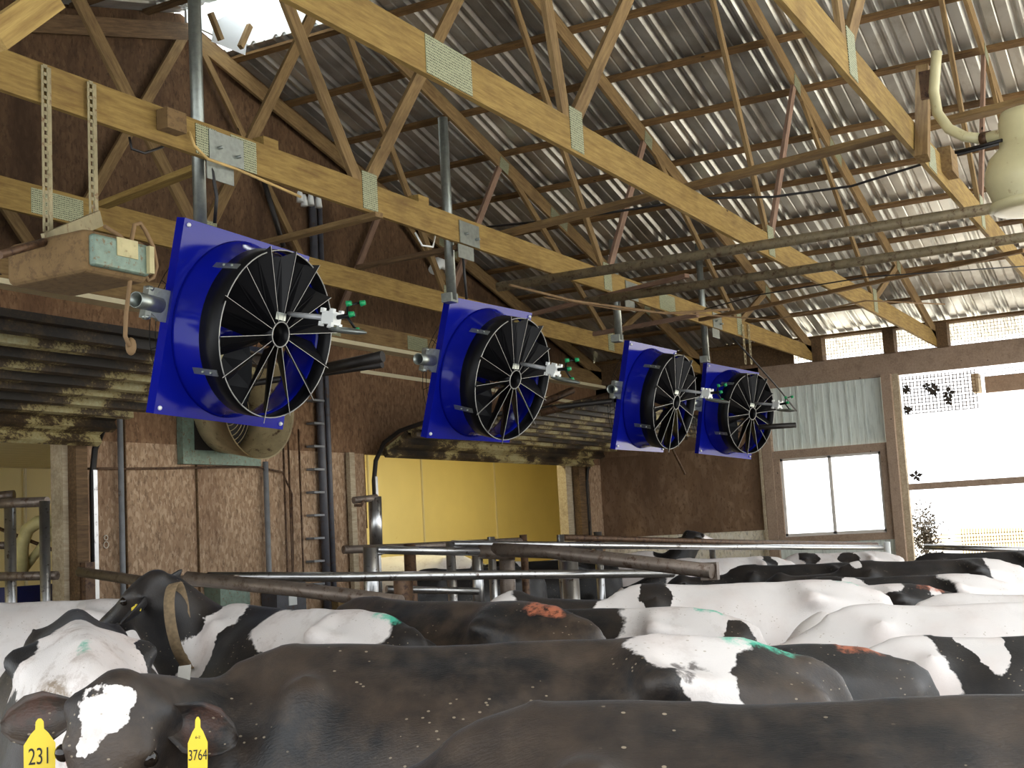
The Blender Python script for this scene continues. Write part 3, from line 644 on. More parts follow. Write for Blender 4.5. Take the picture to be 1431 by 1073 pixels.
    b = MB().tube([M @ V((.09, .16, z+.07)), M @ V((.1, .19, z+.2))], .016, 8); b.tube([M @ V((.1, .17, z+.14)), M @ V((.06, .24, z+.16)), M @ V((.15, .28, z+.2))], .009, 8); b.tube([M @ V((.1, .17, z+.14)), M @ V((.16, .1, z+.18))], .009, 8)
    obj('nozzle_stem', b, BLACK, arm)
    for dx, dy, dz in ((.06, .25, .15), (.14, .27, .2), (.16, .09, .17), (.04, .18, .2)):
        obj('nozzle', MB().tube([M @ V((dx, dy, z+dz)), M @ V((dx+.012, dy+.012, z+dz+.03))], [.022, .015], 10), GREEN, arm)
    b = MB().sphere((.1, .08, z+.16), (.035, .022, .16), 16, M); obj('nozzle_hose_loop', b, GALV, arm)
    # side pivot bracket
    b = MB().box((-S-.06, .06, -.03), (.14, .19, .012), M); b.prism([(-S, .155), (-S, -.05), (-S-.06, -.05), (-S-.15, .0), (-S-.15, .1), (-S-.06, .155)], .03, M @ Matrix.Translation(V((0, 0, -.05))))
    for sy in (-1, 1): b.sphere((-S-.17, .05+sy*.09, -.03), (.03, .02, .03), 10, M)
    for sy in (-1, 1): b.box((-S-.17, .05+sy*.075, -.035), (.05, .05, .05), M)
    br = obj('pivot_bracket', b, GALV, t)
    obj('pivot_pipe', MB().pipe(M @ V((-S-.06, .05, -.04)), M @ V((-S-.06-stub_l+.04, .05, .0)), .052), GALV, br)
    # pole and beam clamp
    px = pole_x; yp = 5.70; z0 = loc.z+.57; z1 = pole_top+H
    pl = obj('pole', MB().pipe((px, yp, z0), (px, yp, z1), .044, .004, 24), GALV, t)
    obj('beam_clamp', MB().box((px+.1, 5.545, ZT+.1), (.34, .008, .2)), GALV, t)
    obj('clamp_plate', MB().box((px+.05, 5.56, ZT-.07), (.26, .008, .12)), GALV, t)
    b = MB(); [b.tube([V((px+dx, 5.5, ZT+dz)), V((px+dx, 5.56, ZT+dz))], .012, 8) for dx, dz in ((.02, .09), (.2, .07))]; obj('clamp_bolt', b, GALV, t)
    obj('pole_bracket', MB().box((px, 5.72, z0+.02), (.12, .1, .08)), GALV, t)
    return t
fan((6.709, 5.733, 1.487), -.02, .209, -.038, 'blue fan nearest the camera, leftmost and largest in the row', 6.34, 4.2)
fan((10.222, 5.839, 1.499), -.116, .275, -.006, 'second blue fan in the row, above the yellow doorway', 9.52, 3.72)
fan((14.219, 5.86, 1.53), -.065, .22, -.001, 'third blue fan in the row, just left of the farthest one', 13.12, 3.25)
fan((17.471, 5.954, 1.56), -.285, .16, -.061, 'farthest blue fan, next to the grey tin wall', 15.95, 3.7)

# ---------------------------------------------------------------- gates and rails
RAILS = 'pen rails in front of the doorways'
def rail(pts, r, mat, label, name='rail', n=14, group=RAILS):
    return obj(name, MB().tube(pts, r, n), mat, label=label, cat='rail' if name == 'rail' else 'post', group=group)
rail([at_d(112, 799, 11.6), at_d(200, 812, 10.6), at_d(330, 812, 9.2)], .045, GATE_D, 'dull pipe rail starting at the post of the left doorway')
rail([at_d(262, 808, 9.0), at_d(420, 824, 8.6), at_d(560, 842, 8.2)], .05, GATE_D, 'sloping dull pipe rail behind the raised cow head')
rail([at_d(290, 806, 9.4), at_d(480, 806, 9.6), at_d(700, 803, 10.2), at_d(940, 801, 11.2)], .036, STEEL, 'long shiny front rail crossing the yellow doorway')
gt = thing('pen_gate', at_d(520, 880, 10.4), 'shiny post with a horizontal pipe before the yellow doorway', 'gate')
def gp(a, c, r, m, nm='gate_pipe'): return obj(nm, MB().tube([at_d(*a), at_d(*c)], r, 14), m, gt)
gp((518, 764, 10.4), (520, 900, 10.4), .062, STEEL, 'gate_post'); gp((526, 768, 10.4), (668, 771, 11.0), .035, STEEL); gp((540, 823, 10.6), (668, 826, 11.0), .03, STEEL)
post2 = thing('pen_gate', at_d(700, 870, 11.3), 'brown double-pipe gate end rail sloping toward the right', 'gate')
obj('gate_pipe', MB().tube([at_d(690, 768, 11.2), at_d(770, 771, 11), at_d(995, 798, 10.2)], .06, 14), GATE_D, post2)
obj('gate_pipe', MB().tube([at_d(668, 771, 11.2), at_d(720, 773, 11.2)], .06, 14), GATE_D, post2)
obj('gate_plate', MB().box(at_d(992, 798, 10.3), (.06, .14, .14)), GATE_D, post2)
obj('gate_leg', MB().tube([at_d(667, 772, 11.2), at_d(670, 880, 11.2)], .05, 12), STEEL, post2)
obj('gate_leg', MB().tube([at_d(708, 772, 11.3), at_d(712, 880, 11.3)], .07, 12), GATE_D, post2)
for (px, p0, p1, d, r, m, lab) in ((629, 757, 880, 12.2, .045, STEEL, 'short post behind the front rail, below the first wall seam'), (686, 750, 860, 13.0, .04, STEEL, 'short post under the second wall seam'), (731, 747, 860, 13.6, .04, RUST, 'short brown post right of the second wall seam'),
        (783, 747, 860, 13.6, .04, STEEL, 'short post at the right side of the yellow doorway'), (796, 784, 850, 11.4, .075, STEEL, 'thick shiny post under the brown gate rail'), (835, 743, 800, 15.5, .05, STEEL, 'short post in front of the brown eave board'), (995, 764, 800, 17, .04, STEEL, 'small post at the end of the far rail'),
        (563, 806, 900, 10.0, .075, RUST, 'rusty square post hanging from the front rail'), (572, 760, 775, 12.8, .06, RUST, 'rusty stub post behind the front gate')):
    p = at_d(px, p0, d); q = V((p.x, p.y, 0))
    rail([p, q], r, m, lab, 'post')
rail([at_d(632, 760, 12.2), at_d(830, 762, 13.6), at_d(1000, 764, 15.4), at_d(1232, 765, 19.2)], .036, STEEL, 'long far rail running on past the eave window')
rail([at_d(787, 751, 14), at_d(1000, 757, 16.6), at_d(1225, 761, 19.5)], .035, RUST, 'upper brown rail along the far eave wall')
rail([at_d(480, 768, 12.4), at_d(560, 765, 12.8), at_d(731, 756, 13.6)], .04, GATE_D, 'dull rear rail in the yellow doorway')
rail([at_x(1292, 764, 20.2), at_x(1445, 769, 20.2)], .045, STEEL, 'shiny rail in the open side at far right')
pp = at_d(1239, 757, 19.3)
rail([pp, (pp.x, pp.y, 0)], .05, WHITE, 'pale post at the end of the far rail under the window', 'post')
# head gate in the yellow doorway
t = thing('loop_gate', at_d(512, 800, 12.6), 'tall pipe loop in the left part of the yellow doorway', 'gate')
obj('upright', MB().tube([at_d(524, 694, 12.8), at_d(526, 775, 12.8)], .065, 14), STEEL, t); obj('top_pipe', MB().tube([at_d(494, 699, 12.6), at_d(512, 697, 12.7), at_d(526, 695, 12.8)], .035, 12), GATE_D, t)
obj('hook', MB().tube([at_d(495, 706, 12.6), at_d(505, 706, 12.6), at_d(508, 700, 12.6)], .015, 8), RUST, t)
ch = at_y(513, 738, 11.5)
obj('pull_chain', MB().tube([(ch.x, ch.y, 2.18+H), ch], .008, 6), RUST, label='thin chain hanging in front of the yellow wall', cat='chain')
# left doorway gate
t = thing('entry_gate', at_d(40, 850, 11.2), 'scuffed pipe gate standing in the left doorway', 'gate')
for (px, p0, p1, d, r) in ((14, 697, 870, 11.6, .052), (62, 700, 870, 11.2, .045)):
    p = at_d(px, p0, d); q = V((p.x, p.y, 0)); obj('upright', MB().tube([p, q], r, 14), STEEL, t)
obj('top_pipe', MB().tube([at_d(-20, 704, 11.4), at_d(66, 701, 11.2)], .045, 12), GATE_D, t)
obj('cross_pipe', MB().tube([at_d(-20, 806, 11.4), at_d(80, 804, 11.2)], .04, 12), GATE_D, t); obj('cross_pipe', MB().tube([at_d(-20, 762, 11.6), at_d(12, 762, 11.6)], .035, 12), GATE_D, t)
obj('rear_pipe', MB().tube([at_d(-20, 695, 12.6), at_d(20, 691, 12.6)], .045, 12), GATE_D, t)
YPIPE = plain('cream_painted_pipe', lin(206, 196, 140), .5)
t = thing('curved_rail', at_d(40, 820, 13.2), 'cream curved pipe rail inside the left doorway', 'rail')
obj('bend', MB().tube([at_d(30, 800, 13.4), at_d(31, 760, 13.4), at_d(38, 740, 13.4), at_d(52, 730, 13.4), at_d(80, 727, 13.4)], .07, 14), YPIPE, t)
obj('diagonal', MB().tube([at_d(34, 795, 13.5), at_d(78, 738, 13.5)], .045, 12), YPIPE, t); obj('cross_bar', MB().tube([at_d(-10, 735, 13.5), at_d(78, 770, 13.5)], .02, 8), RUST, t)
obj('pit_curb', MB().box((10.3, 11.6, .9), (3, .6, .9)), ROOMW, label='cream ledge behind the gate in the left doorway', cat='ledge')
BLUEP = plain('dark_blue_panel', lin(24, 36, 92), .5)
obj('wall_panel', MB().box(at_y(48, 830, 10.6), (.8, .1, .18)), BLUEP, label='dark blue panel low behind the left doorway gate', cat='panel')
p = at_y(100, 860, YW-.1)
obj('door_bracket', MB().box(at_y(121, 812, YW-.16), (.12, .1, .35)), RUST, label='rusty bracket on the right post of the left doorway', cat='bracket')
# boxes low on gable wall
obj('equipment_box', MB().box(at_y(318, 840, 9.38), (.47, .22, .42)), TEALMET, label='grey metal box low on the wall left of the notice', cat='box')
obj('equipment_box', MB().box(at_y(397, 838, 9.38), (.52, .22, .44)), PVC_D, label='dark grey box low on the wall behind the white-rumped cow', cat='box')
obj('notice', MB().box(at_y(409, 836, 9.265), (.14, .012, .15)), WHITE, label='white notice on the dark grey box', cat='sign')
obj('small_box', MB().box(at_y(470, 844, 9.42), (.12, .15, .12)), W_WEB, label='small wooden box by the right end of the wall', cat='box')
# outside
t = thing('shrub', at_x(1290, 760, 24), 'brown leafy shrub outside beside the post', 'shrub')
b = MB(); cc = at_x(1292, 745, 24)
for k in range(900):
    q = V((random.gauss(0, .14), random.gauss(0, .14), random.gauss(-.05, .22))); s = .035
    d1 = V((random.uniform(-1, 1), random.uniform(-1, 1), random.uniform(-1, 1))).normalized()*s; d2 = d1.orthogonal().normalized()*s*.6
    p = cc+q; b.add([p-d1, p+d2, p+d1, p-d2], [(0, 1, 2, 3)])
obj('foliage', b, GRASS, t); obj('stem', MB().tube([(cc.x, cc.y, 0), (cc.x, cc.y, cc.z)], .03, 8), W_DARK, t)
ORAN = plain('pale_orange_mesh', lin(150, 120, 70), .7)
b = MB(); x = 40
for k in range(26): p = at_x(1345+k*4, 757, x); b.box((x, p.y, p.z-.2), (.03, .03, 1.2))
for k in range(4): b.box((x, at_x(1395, 755, x).y, at_x(1395, 744+k*5, x).z), (.03, 4, .03))
obj('yard_fence', b, ORAN, label='pale orange mesh fence in the yard outside', cat='fence')
#@@COWS
# ---------------------------------------------------------------- cows
BK = 1.45
RINGS = [(-.955, 1.13, .98, .05, .1), (-.93, 1.24, .86, .10, .2), (-.88, 1.315, .76, .15, .3), (-.80, 1.375, .70, .20, .38), (-.68, 1.415, .64, .255, .42), (-.54, 1.44, .60, .285, .38), (-.42, 1.45, .58, .295, .34), (-.28, 1.435, .55, .295, .45), (-.14, 1.425, .52, .33, .30),
         (.06, 1.42, .50, .365, .2), (.25, 1.425, .50, .36, .2), (.45, 1.445, .54, .31, .3), (.60, 1.455, .58, .27, .35), (.74, 1.42, .66, .21, .3), (.86, 1.36, .76, .16, .2), (.95, 1.28, .86, .11, .1)]
def cow_mesh(name, P, hd, fwd, voxel, neck_r=(.2, .155, .12), dip=0.0):
    """P poll position, hd poll-to-muzzle direction, fwd the way the forehead looks (both in the cow's own frame, metres)"""
    b = MB(); n = 28; vs = []
    for x, zt, zb, hw, kk in RINGS:
        zm = zb+.58*(zt-zb)
        for j in range(n):
            q = 2*math.pi*j/n; c, s = math.cos(q), math.sin(q)
            y = hw*math.copysign(abs(c)**.92, c)*(1-kk*max(0, s)**2)
            z = zm+(zt-zm)*math.copysign(abs(s)**1.08, s) if s > 0 else zm+(zm-zb)*s
            vs.append((x, y, z))
    k = len(RINGS); fs = [(i*n+j, (i+1)*n+j, (i+1)*n+(j+1) % n, i*n+(j+1) % n) for i in range(k-1) for j in range(n)]
    fs += [list(range(n)), [(k-1)*n+j for j in range(n)][::-1]]; b.add(vs, fs)
    # spine ridge
    b.tube([(-.86, 0, 1.31), (-.7, 0, 1.385), (-.45, 0, 1.42), (-.2, 0, 1.415), (.1, 0, 1.405), (.4, 0, 1.42), (.6, 0, 1.425), (.75, 0, 1.39)], [.045, .045, .045, .04, .045, .05, .06, .06], 10)
    for s in (-1, 1):
        b.sphere((-.43, s*.225, 1.335), (.075, .06, .055), 14); b.tube([(-.43, s*.22, 1.33), (-.38, s*.1, 1.39), (-.36, 0, 1.42)], [.05, .05, .04], 10)          # hooks
        b.sphere((-.85, s*.11, 1.24), (.07, .055, .06), 12); b.tube([(-.45, s*.21, 1.33), (-.65, s*.15, 1.29), (-.84, s*.11, 1.245)], [.055, .035, .045], 10)
        b.sphere((-.62, s*.15, .93), (.24, .135, .34), 16); b.sphere((.52, s*.17, 1.18), (.11, .075, .24), 14); b.sphere((.58, s*.17, .92), (.18, .11, .26), 14)
        # hind leg: stifle, hock, shank; front leg
        b.tube([(-.60, s*.20, .95), (-.50, s*.20, .72), (-.68, s*.18, .50), (-.66, s*.17, .28), (-.64, s*.17, .10), (-.60, s*.17, .04)], [.15, .12, .065, .048, .05, .06], 12)
        b.tube([(-.60, s*.17, .05), (-.55, s*.17, .03)], [.06, .05], 10)
        b.tube([(.55, s*.19, .85), (.58, s*.18, .62), (.56, s*.17, .40), (.57, s*.17, .22), (.58, s*.17, .06)], [.12, .075, .055, .042, .05], 12)
        b.tube([(.58, s*.17, .05), (.63, s*.17, .03)], [.055, .05], 10)
    b.sphere((-.42, 0, .62), (.22, .17, .17), 14)
    # tail
    b.tube([(-.84, 0, 1.34), (-.93, 0, 1.30), (-.985, 0, 1.18), (-.985, .01, .95), (-.98, .02, .7)], [.045, .045, .035, .028, .026], 10)
    b.tube([(-.98, .02, .72), (-.97, .03, .55), (-.96, .03, .38)], [.03, .05, .03], 10)
    # neck
    P = V(P); hd = V(hd).normalized(); fwd = V(fwd); fwd = (fwd-hd*fwd.dot(hd)).normalized(); sd = hd.cross(fwd)   # sd: sideways
    N0 = V((.62, 0, 1.13)); N1 = V((.82, 0, 1.14+dip)); N3 = P+hd*.10-fwd*.07; N2 = (N1+N3)/2+V((.02, 0, .0))
    def bez(a, q1, q2, e, t): return a*(1-t)**3+q1*3*t*(1-t)**2+q2*3*t*t*(1-t)+e*t**3
    pts = [bez(N0, N1, N2, N3, t/10) for t in range(11)]
    for off, rs in ((V((0, 0, .08)), neck_r), (V((.02, 0, -.13)), (neck_r[0]*1.0, neck_r[1], neck_r[2]*.8))):
        b.tube([p+off*(1-i/14) for i, p in enumerate(pts)], [rs[0]+(rs[1]-rs[0])*min(1, i/5) if i <= 5 else rs[1]+(rs[2]-rs[1])*(i-5)/5 for i in range(11)], 14)
    # head
    HR = [(-.035, .055, .02, .07), (0, .085, .045, .10), (.06, .108, .065, .13), (.13, .118, .07, .155), (.19, .110, .068, .16), (.26, .088, .06, .14), (.34, .072, .052, .115), (.42, .078, .045, .10), (.48, .074, .035, .085), (.515, .045, .01, .05)]
    vs = []; n = 20
    for s, hw, tp, bt in HR:
        for j in range(n):
            q = 2*math.pi*j/n; c, si = math.cos(q), math.sin(q)
            vs.append(P+hd*s+sd*(hw*math.copysign(abs(c)**.85, c))+fwd*(tp*abs(si)**.8 if si > 0 else -bt*abs(si)))
    k = len(HR); fs = [(i*n+j, (i+1)*n+j, (i+1)*n+(j+1) % n, i*n+(j+1) % n) for i in range(k-1) for j in range(n)]
    fs += [list(range(n)), [(k-1)*n+j for j in range(n)][::-1]]; b.add(vs, fs, True)
    for s in (-1, 1):
        b.sphere(P+hd*.15+sd*(s*.10)+fwd*.035, .036, 10)               # brow
        b.sphere(P+hd*.455+sd*(s*.04)+fwd*.03, .03, 10)                # nostril wing
        b.tube([P+hd*.04+sd*(s*.08)-fwd*.02, P+hd*.065+sd*(s*.15)-fwd*.03], [.045, .035], 8)
    b.sphere(P+hd*.0+fwd*.0, (.07, .07, .06), 10)
    me = bpy.data.meshes.new(name); me.from_pydata([tuple(v) for v in b.v], [], b.f); me.update()
    tmp = bpy.data.objects.new('tmp', me); C.objects.link(tmp)
    r = tmp.modifiers.new('r', 'REMESH'); r.mode = 'VOXEL'; r.voxel_size = voxel
    sm = tmp.modifiers.new('s', 'SMOOTH'); sm.factor = .5; sm.iterations = int(.0085/voxel/voxel*1.0)+4
    dg = bpy.context.evaluated_depsgraph_get(); dg.update(); ev = tmp.evaluated_get(dg)
    out = bpy.data.meshes.new_from_object(ev); bpy.data.objects.remove(tmp); bpy.data.meshes.remove(me)
    nrm_ = [v.normal.copy() for v in out.vertices]
    for v, n_ in zip(out.vertices, nrm_):
        q = v.co.copy(); k = noise.noise(q*3.1)*.012+noise.noise(q*7.3+V((5, 1, 2)))*.005; v.co = q+n_*k
    # ears: cupped leaves joined to the head
    eb = MB()
    for s in (-1, 1):
        base = P+hd*.06+sd*(s*.115)-fwd*.03; ax = (sd*s*1.0-fwd*.12+hd*.28).normalized(); up_ = (-hd).copy(); up_ = (up_-ax*up_.dot(ax)).normalized(); op = ax.cross(up_)
        if op.dot(fwd) < 0: op = -op
        prof = [(0, .03, .028), (.03, .045, .03), (.08, .068, .03), (.13, .066, .022), (.175, .042, .012), (.2, .012, .003)]; vs = []; m = 9
        for side in (0, 1):
            for t, wd, dp in prof:
                for j in range(m):
                    a = -1+2*j/(m-1); vs.append(base+ax*t+up_*(wd*a)-op*(dp*(1-a*a)*1.1)+op*(.0 if side == 0 else -.012*(1-.5*abs(a))))
        k = len(prof); o_ = k*m; fs = []
        for i in range(k-1):
            for j in range(m-1):
                fs += [(i*m+j, i*m+j+1, (i+1)*m+j+1, (i+1)*m+j), (o_+(i+1)*m+j, o_+(i+1)*m+j+1, o_+i*m+j+1, o_+i*m+j)]
            fs += [(i*m, (i+1)*m, o_+(i+1)*m, o_+i*m), (i*m+m-1, o_+i*m+m-1, o_+(i+1)*m+m-1, (i+1)*m+m-1)]
        fs += [((k-1)*m+j, (k-1)*m+j+1, o_+(k-1)*m+j+1, o_+(k-1)*m+j) for j in range(m-1)]
        eb.add(vs, fs, True)
    bm = bmesh.new(); bm.from_mesh(out)
    vv = [bm.verts.new(v) for v in eb.v]
    for f in eb.f:
        try: bm.faces.new([vv[i] for i in f])
        except ValueError: pass
    bm.normal_update()
    for f in bm.faces: f.smooth = True
    bm.to_mesh(out); bm.free(); out.name = name
    return dict(mesh=out, P=P, hd=hd, fwd=fwd, sd=sd)
def coat(name, base, blobs, marks=(), brown=.35, dirt=.15, spots=None):
    """blobs: (x,y,z,rx,ry,rz) patches of the other colour; marks: (x,y,z,rx,ry,rz,colour) paint"""
    t = NT(name); tc = t.new('ShaderNodeTexCoord').outputs['Object']
    nz = t.new('ShaderNodeTexNoise'); nz.inputs['Scale'].default_value = 5; nz.inputs['Detail'].default_value = 2; t.link(tc, nz.inputs['Vector'])
    nf = t.new('ShaderNodeTexNoise'); nf.inputs['Scale'].default_value = 55; nf.inputs['Detail'].default_value = 3; t.link(tc, nf.inputs['Vector'])
    o1 = t.vm('MULTIPLY', t.vm('SUBTRACT', nz.outputs['Color'], (.5, .5, .5)).outputs[0], (.22, .22, .22)).outputs[0]
    o2 = t.vm('MULTIPLY', t.vm('SUBTRACT', nf.outputs['Color'], (.5, .5, .5)).outputs[0], (.035, .035, .035)).outputs[0]
    pw = t.vm('ADD', t.vm('ADD', tc, o1).outputs[0], o2).outputs[0]
    def dist(c, r):
        return t.vm('LENGTH', t.vm('MULTIPLY', t.vm('SUBTRACT', pw, c).outputs[0], tuple(1/max(q, .01) for q in r)).outputs[0]).outputs['Value']
    d = None
    for bl in blobs:
        e = dist(bl[:3], bl[3:6]); d = e if d is None else t.math('MINIMUM', d, e)
    if spots:
        n = t.new('ShaderNodeTexNoise'); n.inputs['Scale'].default_value = spots[0]; n.inputs['Detail'].default_value = 1
        t.link(t.vm('ADD', pw, (spots[1], spots[1]*.7, spots[1]*1.3)).outputs[0], n.inputs['Vector'])
        e = t.math('MULTIPLY_ADD', n.outputs['Fac'], -40, 1+40*spots[2]); d = e if d is None else t.math('MINIMUM', d, e)
    fine = t.noise(tc, 30, 4, .7); med = t.noise(tc, 3.5, 4, .65); st = t.noise(tc, 9, 5, .75)
    BL = t.mix(t.math('MULTIPLY', t.step(med, .38, .66), brown), lin(17, 16, 17), lin(76, 62, 50)); 
    WH = t.mix(t.math('MULTIPLY', t.step(st, .5, .75), dirt), lin(224, 218, 214), lin(138, 118, 102))
    pk = t.noise(tc, 2.2, 2); WH = t.mix(t.math('MULTIPLY', t.step(pk, .45, .7), .35), WH, lin(208, 180, 168))
    BL = t.mix(t.math('MULTIPLY', t.step(st, .47, .68), brown*.4), BL, lin(92, 77, 62)); BL = t.mix(t.math('MULTIPLY', t.step(fine, .55, .75), .35), BL, lin(62, 52, 46))
    if d is None: col = BL if base == 'b' else WH
    else:
        f = t.ramp(d, [(.96, (1, 1, 1)), (1.0, (0, 0, 0))]) if False else t.math('SUBTRACT', 1, t.step2(d))
        col = t.mix(f, BL, WH) if base == 'b' else t.mix(f, WH, BL)
    for mk in marks:
        e = dist(mk[:3], mk[3:6]); g = t.math('MULTIPLY', t.math('MULTIPLY', t.math('SUBTRACT', 1, t.math('SMOOTH_MIN', t.math('MULTIPLY', e, e), 1, .1)), 1.6), t.step(fine, .35, .6)); g = t.math('MINIMUM', t.math('MAXIMUM', g, 0), .8); col = t.mix(g, col, mk[6])
    vo = t.new('ShaderNodeTexVoronoi'); vo.inputs['Scale'].default_value = 1; t.link(t.coord((30, 42, 44)), vo.inputs['Vector'])   # bits of straw and dung
    sp = t.math('MULTIPLY', t.math('LESS_THAN', vo.outputs['Distance'], .13), t.step(t.noise(tc, 3, 2), .47, .53)); col = t.mix(t.math('MULTIPLY', sp, .65), col, lin(160, 146, 124))
    hair = t.noise(t.coord((14, 60, 22)), 6, 3)
    t.bump(t.math('ADD', hair, t.math('MULTIPLY', st, .6)), .22, .008)
    t.p.inputs['Sheen Weight'].default_value = .06; t.p.inputs['Sheen Roughness'].default_value = .45; t.p.inputs['Sheen Tint'].default_value = (.75, .85, 1, 1)
    return t.out(col, t.math('MULTIPLY_ADD', st, .3, .32), 0, .45)
def _step2(s, d):
    n = s.new('ShaderNodeMapRange'); n.inputs['From Min'].default_value = .97; n.inputs['From Max'].default_value = 1.03; s.link(d, n.inputs['Value']); return n.outputs[0]
NT.step2 = _step2
EYE = plain('dark_wet_eye', (.012, .008, .006), .08, 0, .1)
# head poses
FW_ = ((1.30, 0, 1.36), (.75, 0, -.66), (.6, 0, .8))
M_STD = cow_mesh('cow_level_head', *FW_, .03)
M_LOW = cow_mesh('cow_low_head', (1.38, .05, 1.12), (.55, .1, -.83), (.8, 0, .5), .03)
def cow_matrix(px, py, zr, phi, xl=-.15, sc=1):
    top = at_z(px, py, H+zr); s = (H+zr)/BK*sc; hx = math.atan2(-RT.y, -RT.x)-math.radians(phi)
    org = top-V((math.cos(hx), math.sin(hx), 0))*(xl*s); org.z = 0
    return Matrix.Translation(org) @ Matrix.Rotation(hx, 4, 'Z') @ Matrix.Diagonal((s, s, (H+zr)/BK, 1))
HERO = (770, 893, -.31, 0); _i = cow_matrix(*HERO).inverted(); _r3 = _i.to_3x3()
M_TURN = cow_mesh('cow_turned_head', _i @ at_d(166, 962, 3.42), _r3 @ (RT*-.06-UP*.95-FW*.28), _r3 @ (-FW*.93+UP*.3), .017, (.20, .17, .13))
RAISED = (442, 850, -.32, 45); _i = cow_matrix(*RAISED).inverted(); _r3 = _i.to_3x3()
M_BACK = cow_mesh('cow_raised_head', _i @ at_d(218, 808, 7.05), _r3 @ (RT*-.70-UP*.62+FW*.35), _r3 @ (RT*-.5+UP*.8-FW*.1), .022, (.24, .22, .16))
M_HIGH = cow_mesh('cow_head_level_with_back', (1.36, .04, 1.44), (.80, .15, -.55), (.5, 0, .8), .03)
M_UP = cow_mesh('cow_raised_head_level', (1.1, .12, 1.66), (.75, .55, -.3), (.3, .2, .9), .03)
M_FINE = cow_mesh('cow_fine', (1.36, .0, 1.2), (.6, 0, -.8), (.8, 0, .6), .02)
TEAL_, GRN, ORG = lin(80, 196, 164), lin(40, 170, 140), lin(196, 116, 84)
CM = Matrix
def cow(px, py, zr, phi, mesh, mat, label, xl=-.15, eyes=True, drop=0, sc=1):
    """px,py: where the ridge of the back (own x = xl) shows; zr: its height relative to the eye; phi: heading, 0 = toward image left, positive = away"""
    top = at_z(px, py, H+zr); s = (H+zr)/BK*sc
    hx = math.atan2(-RT.y, -RT.x)-math.radians(phi)
    org = top-V((math.cos(hx), math.sin(hx), 0))*(xl*s); org.z = 0
    M = Matrix.Translation(org) @ Matrix.Rotation(hx, 4, 'Z') @ Matrix.Diagonal((s, s, (H+zr)/BK, 1))
    t = bpy.data.objects.new('cow', mesh['mesh']); C.objects.link(t); t.matrix_world = M; WM[t.name] = M.copy()
    if not mesh['mesh'].materials: mesh['mesh'].materials.append(mat)
    t.material_slots[0].link = 'OBJECT'; t.material_slots[0].material = mat
    props(t, label, 'cow', 'dairy cows packed in the pen')
    if eyes:
        for sgn in (-1, 1):
            c = mesh['P']+mesh['hd']*.165+mesh['sd']*(sgn*.108)+mesh['fwd']*.022
            obj('eye', MB().sphere(M @ c, .024, 14), EYE, t)
    print('COW', label[:40], [round(q, 2) for q in org], 's', round(s, 2))
    return t, M
def fc(m, s, side, f=.06):      # a point on the face
    return tuple(m['P']+m['hd']*s+m['sd']*side+m['fwd']*f)
def text_on(parent, txt, M, size, mat):
    cu = bpy.data.curves.new('tag_number', 'FONT'); cu.body = txt; cu.size = size; cu.extrude = .0006; cu.align_x = 'CENTER'; cu.align_y = 'CENTER'
    o = bpy.data.objects.new('tmp', cu); C.objects.link(o); dg = bpy.context.evaluated_depsgraph_get(); me = bpy.data.meshes.new_from_object(o.evaluated_get(dg)); bpy.data.objects.remove(o)
    me.materials.clear(); me.materials.append(mat); n = bpy.data.objects.new('tag_number', me); C.objects.link(n); n.parent = parent; n.matrix_parent_inverse = Matrix(); n.matrix_local = wm(parent).inverted() @ M; WM[n.name] = M.copy(); return n
def tag(parent, c, n, up_, txt, w=.062, h=.085, small=''):
    """bottle-shaped ear tag at c facing n"""
    n = V(n).normalized(); up_ = V(up_); up_ = (up_-n*up_.dot(n)).normalized(); r = up_.cross(n); M = Matrix((r, up_, n)).transposed().to_4x4(); M.translation = V(c)
    a, q = w/2, h
    prof = [(-a, -q), (a, -q), (a*1.02, -q*.35), (a*.55, -q*.08), (a*.28, q*.02), (a*.26, q*.2), (a*.1, q*.28), (-a*.1, q*.28), (-a*.26, q*.2), (-a*.28, q*.02), (-a*.55, -q*.08), (-a*1.02, -q*.35)]
    t = obj('ear_tag', MB().prism(prof, .002, M), YEL, parent); 
    if txt: text_on(t, txt, M @ Matrix.Translation(V((0, -h*.66, .0026))) @ Matrix.Diagonal((.8, 1.25, 1, 1)), w*.62, INK)
    if small: text_on(t, small, M @ Matrix.Translation(V((0, -h*.22, .0026))), w*.2, INK)
    return t

# hero: black cow, head turned to the viewer
m = M_TURN
face = [fc(m, .045, -.02)+(.048, .048, .048), fc(m, .07, .0)+(.055, .055, .055), fc(m, .11, .0)+(.044,)*3, fc(m, .15, .008)+(.032,)*3, fc(m, .185, .014)+(.024,)*3]
c1, M1 = cow(*HERO, M_TURN, coat('coat_black_white_rump', 'b', [(-.52, .10, 1.43, .17, .22, .10), (-.58, .24, 1.30, .11, .12, .12), (-.64, .30, 1.16, .05, .1, .14), (-.72, .02, 1.46, .22, .07, .05)]+[f for f in face],
    [(-.74, .0, 1.40, .18, .035, .07, TEAL_)]+[(x_, y_, z_, .032, .04, .035, lin(58, 46, 42)) for x_, y_, z_ in ((-.47, .19, 1.375), (-.53, .18, 1.385), (-.50, .24, 1.34), (-.58, .27, 1.27), (-.62, .28, 1.25), (-.57, .29, 1.22))]+[tuple(m['P']+m['hd']*.075+m['sd']*(q*.22)-m['fwd']*.05)+(.07, .07, .07, lin(74, 50, 40)) for q in (-1, 1)], .75, .3), 'large black cow with a white blaze and two yellow ear tags facing the camera')
def ear_pt(m, sgn, t=.09): return m['P']+m['hd']*.085+m['sd']*(sgn*(.12+t))-m['fwd']*.04
cdir = lambda p: (O-p).normalized()
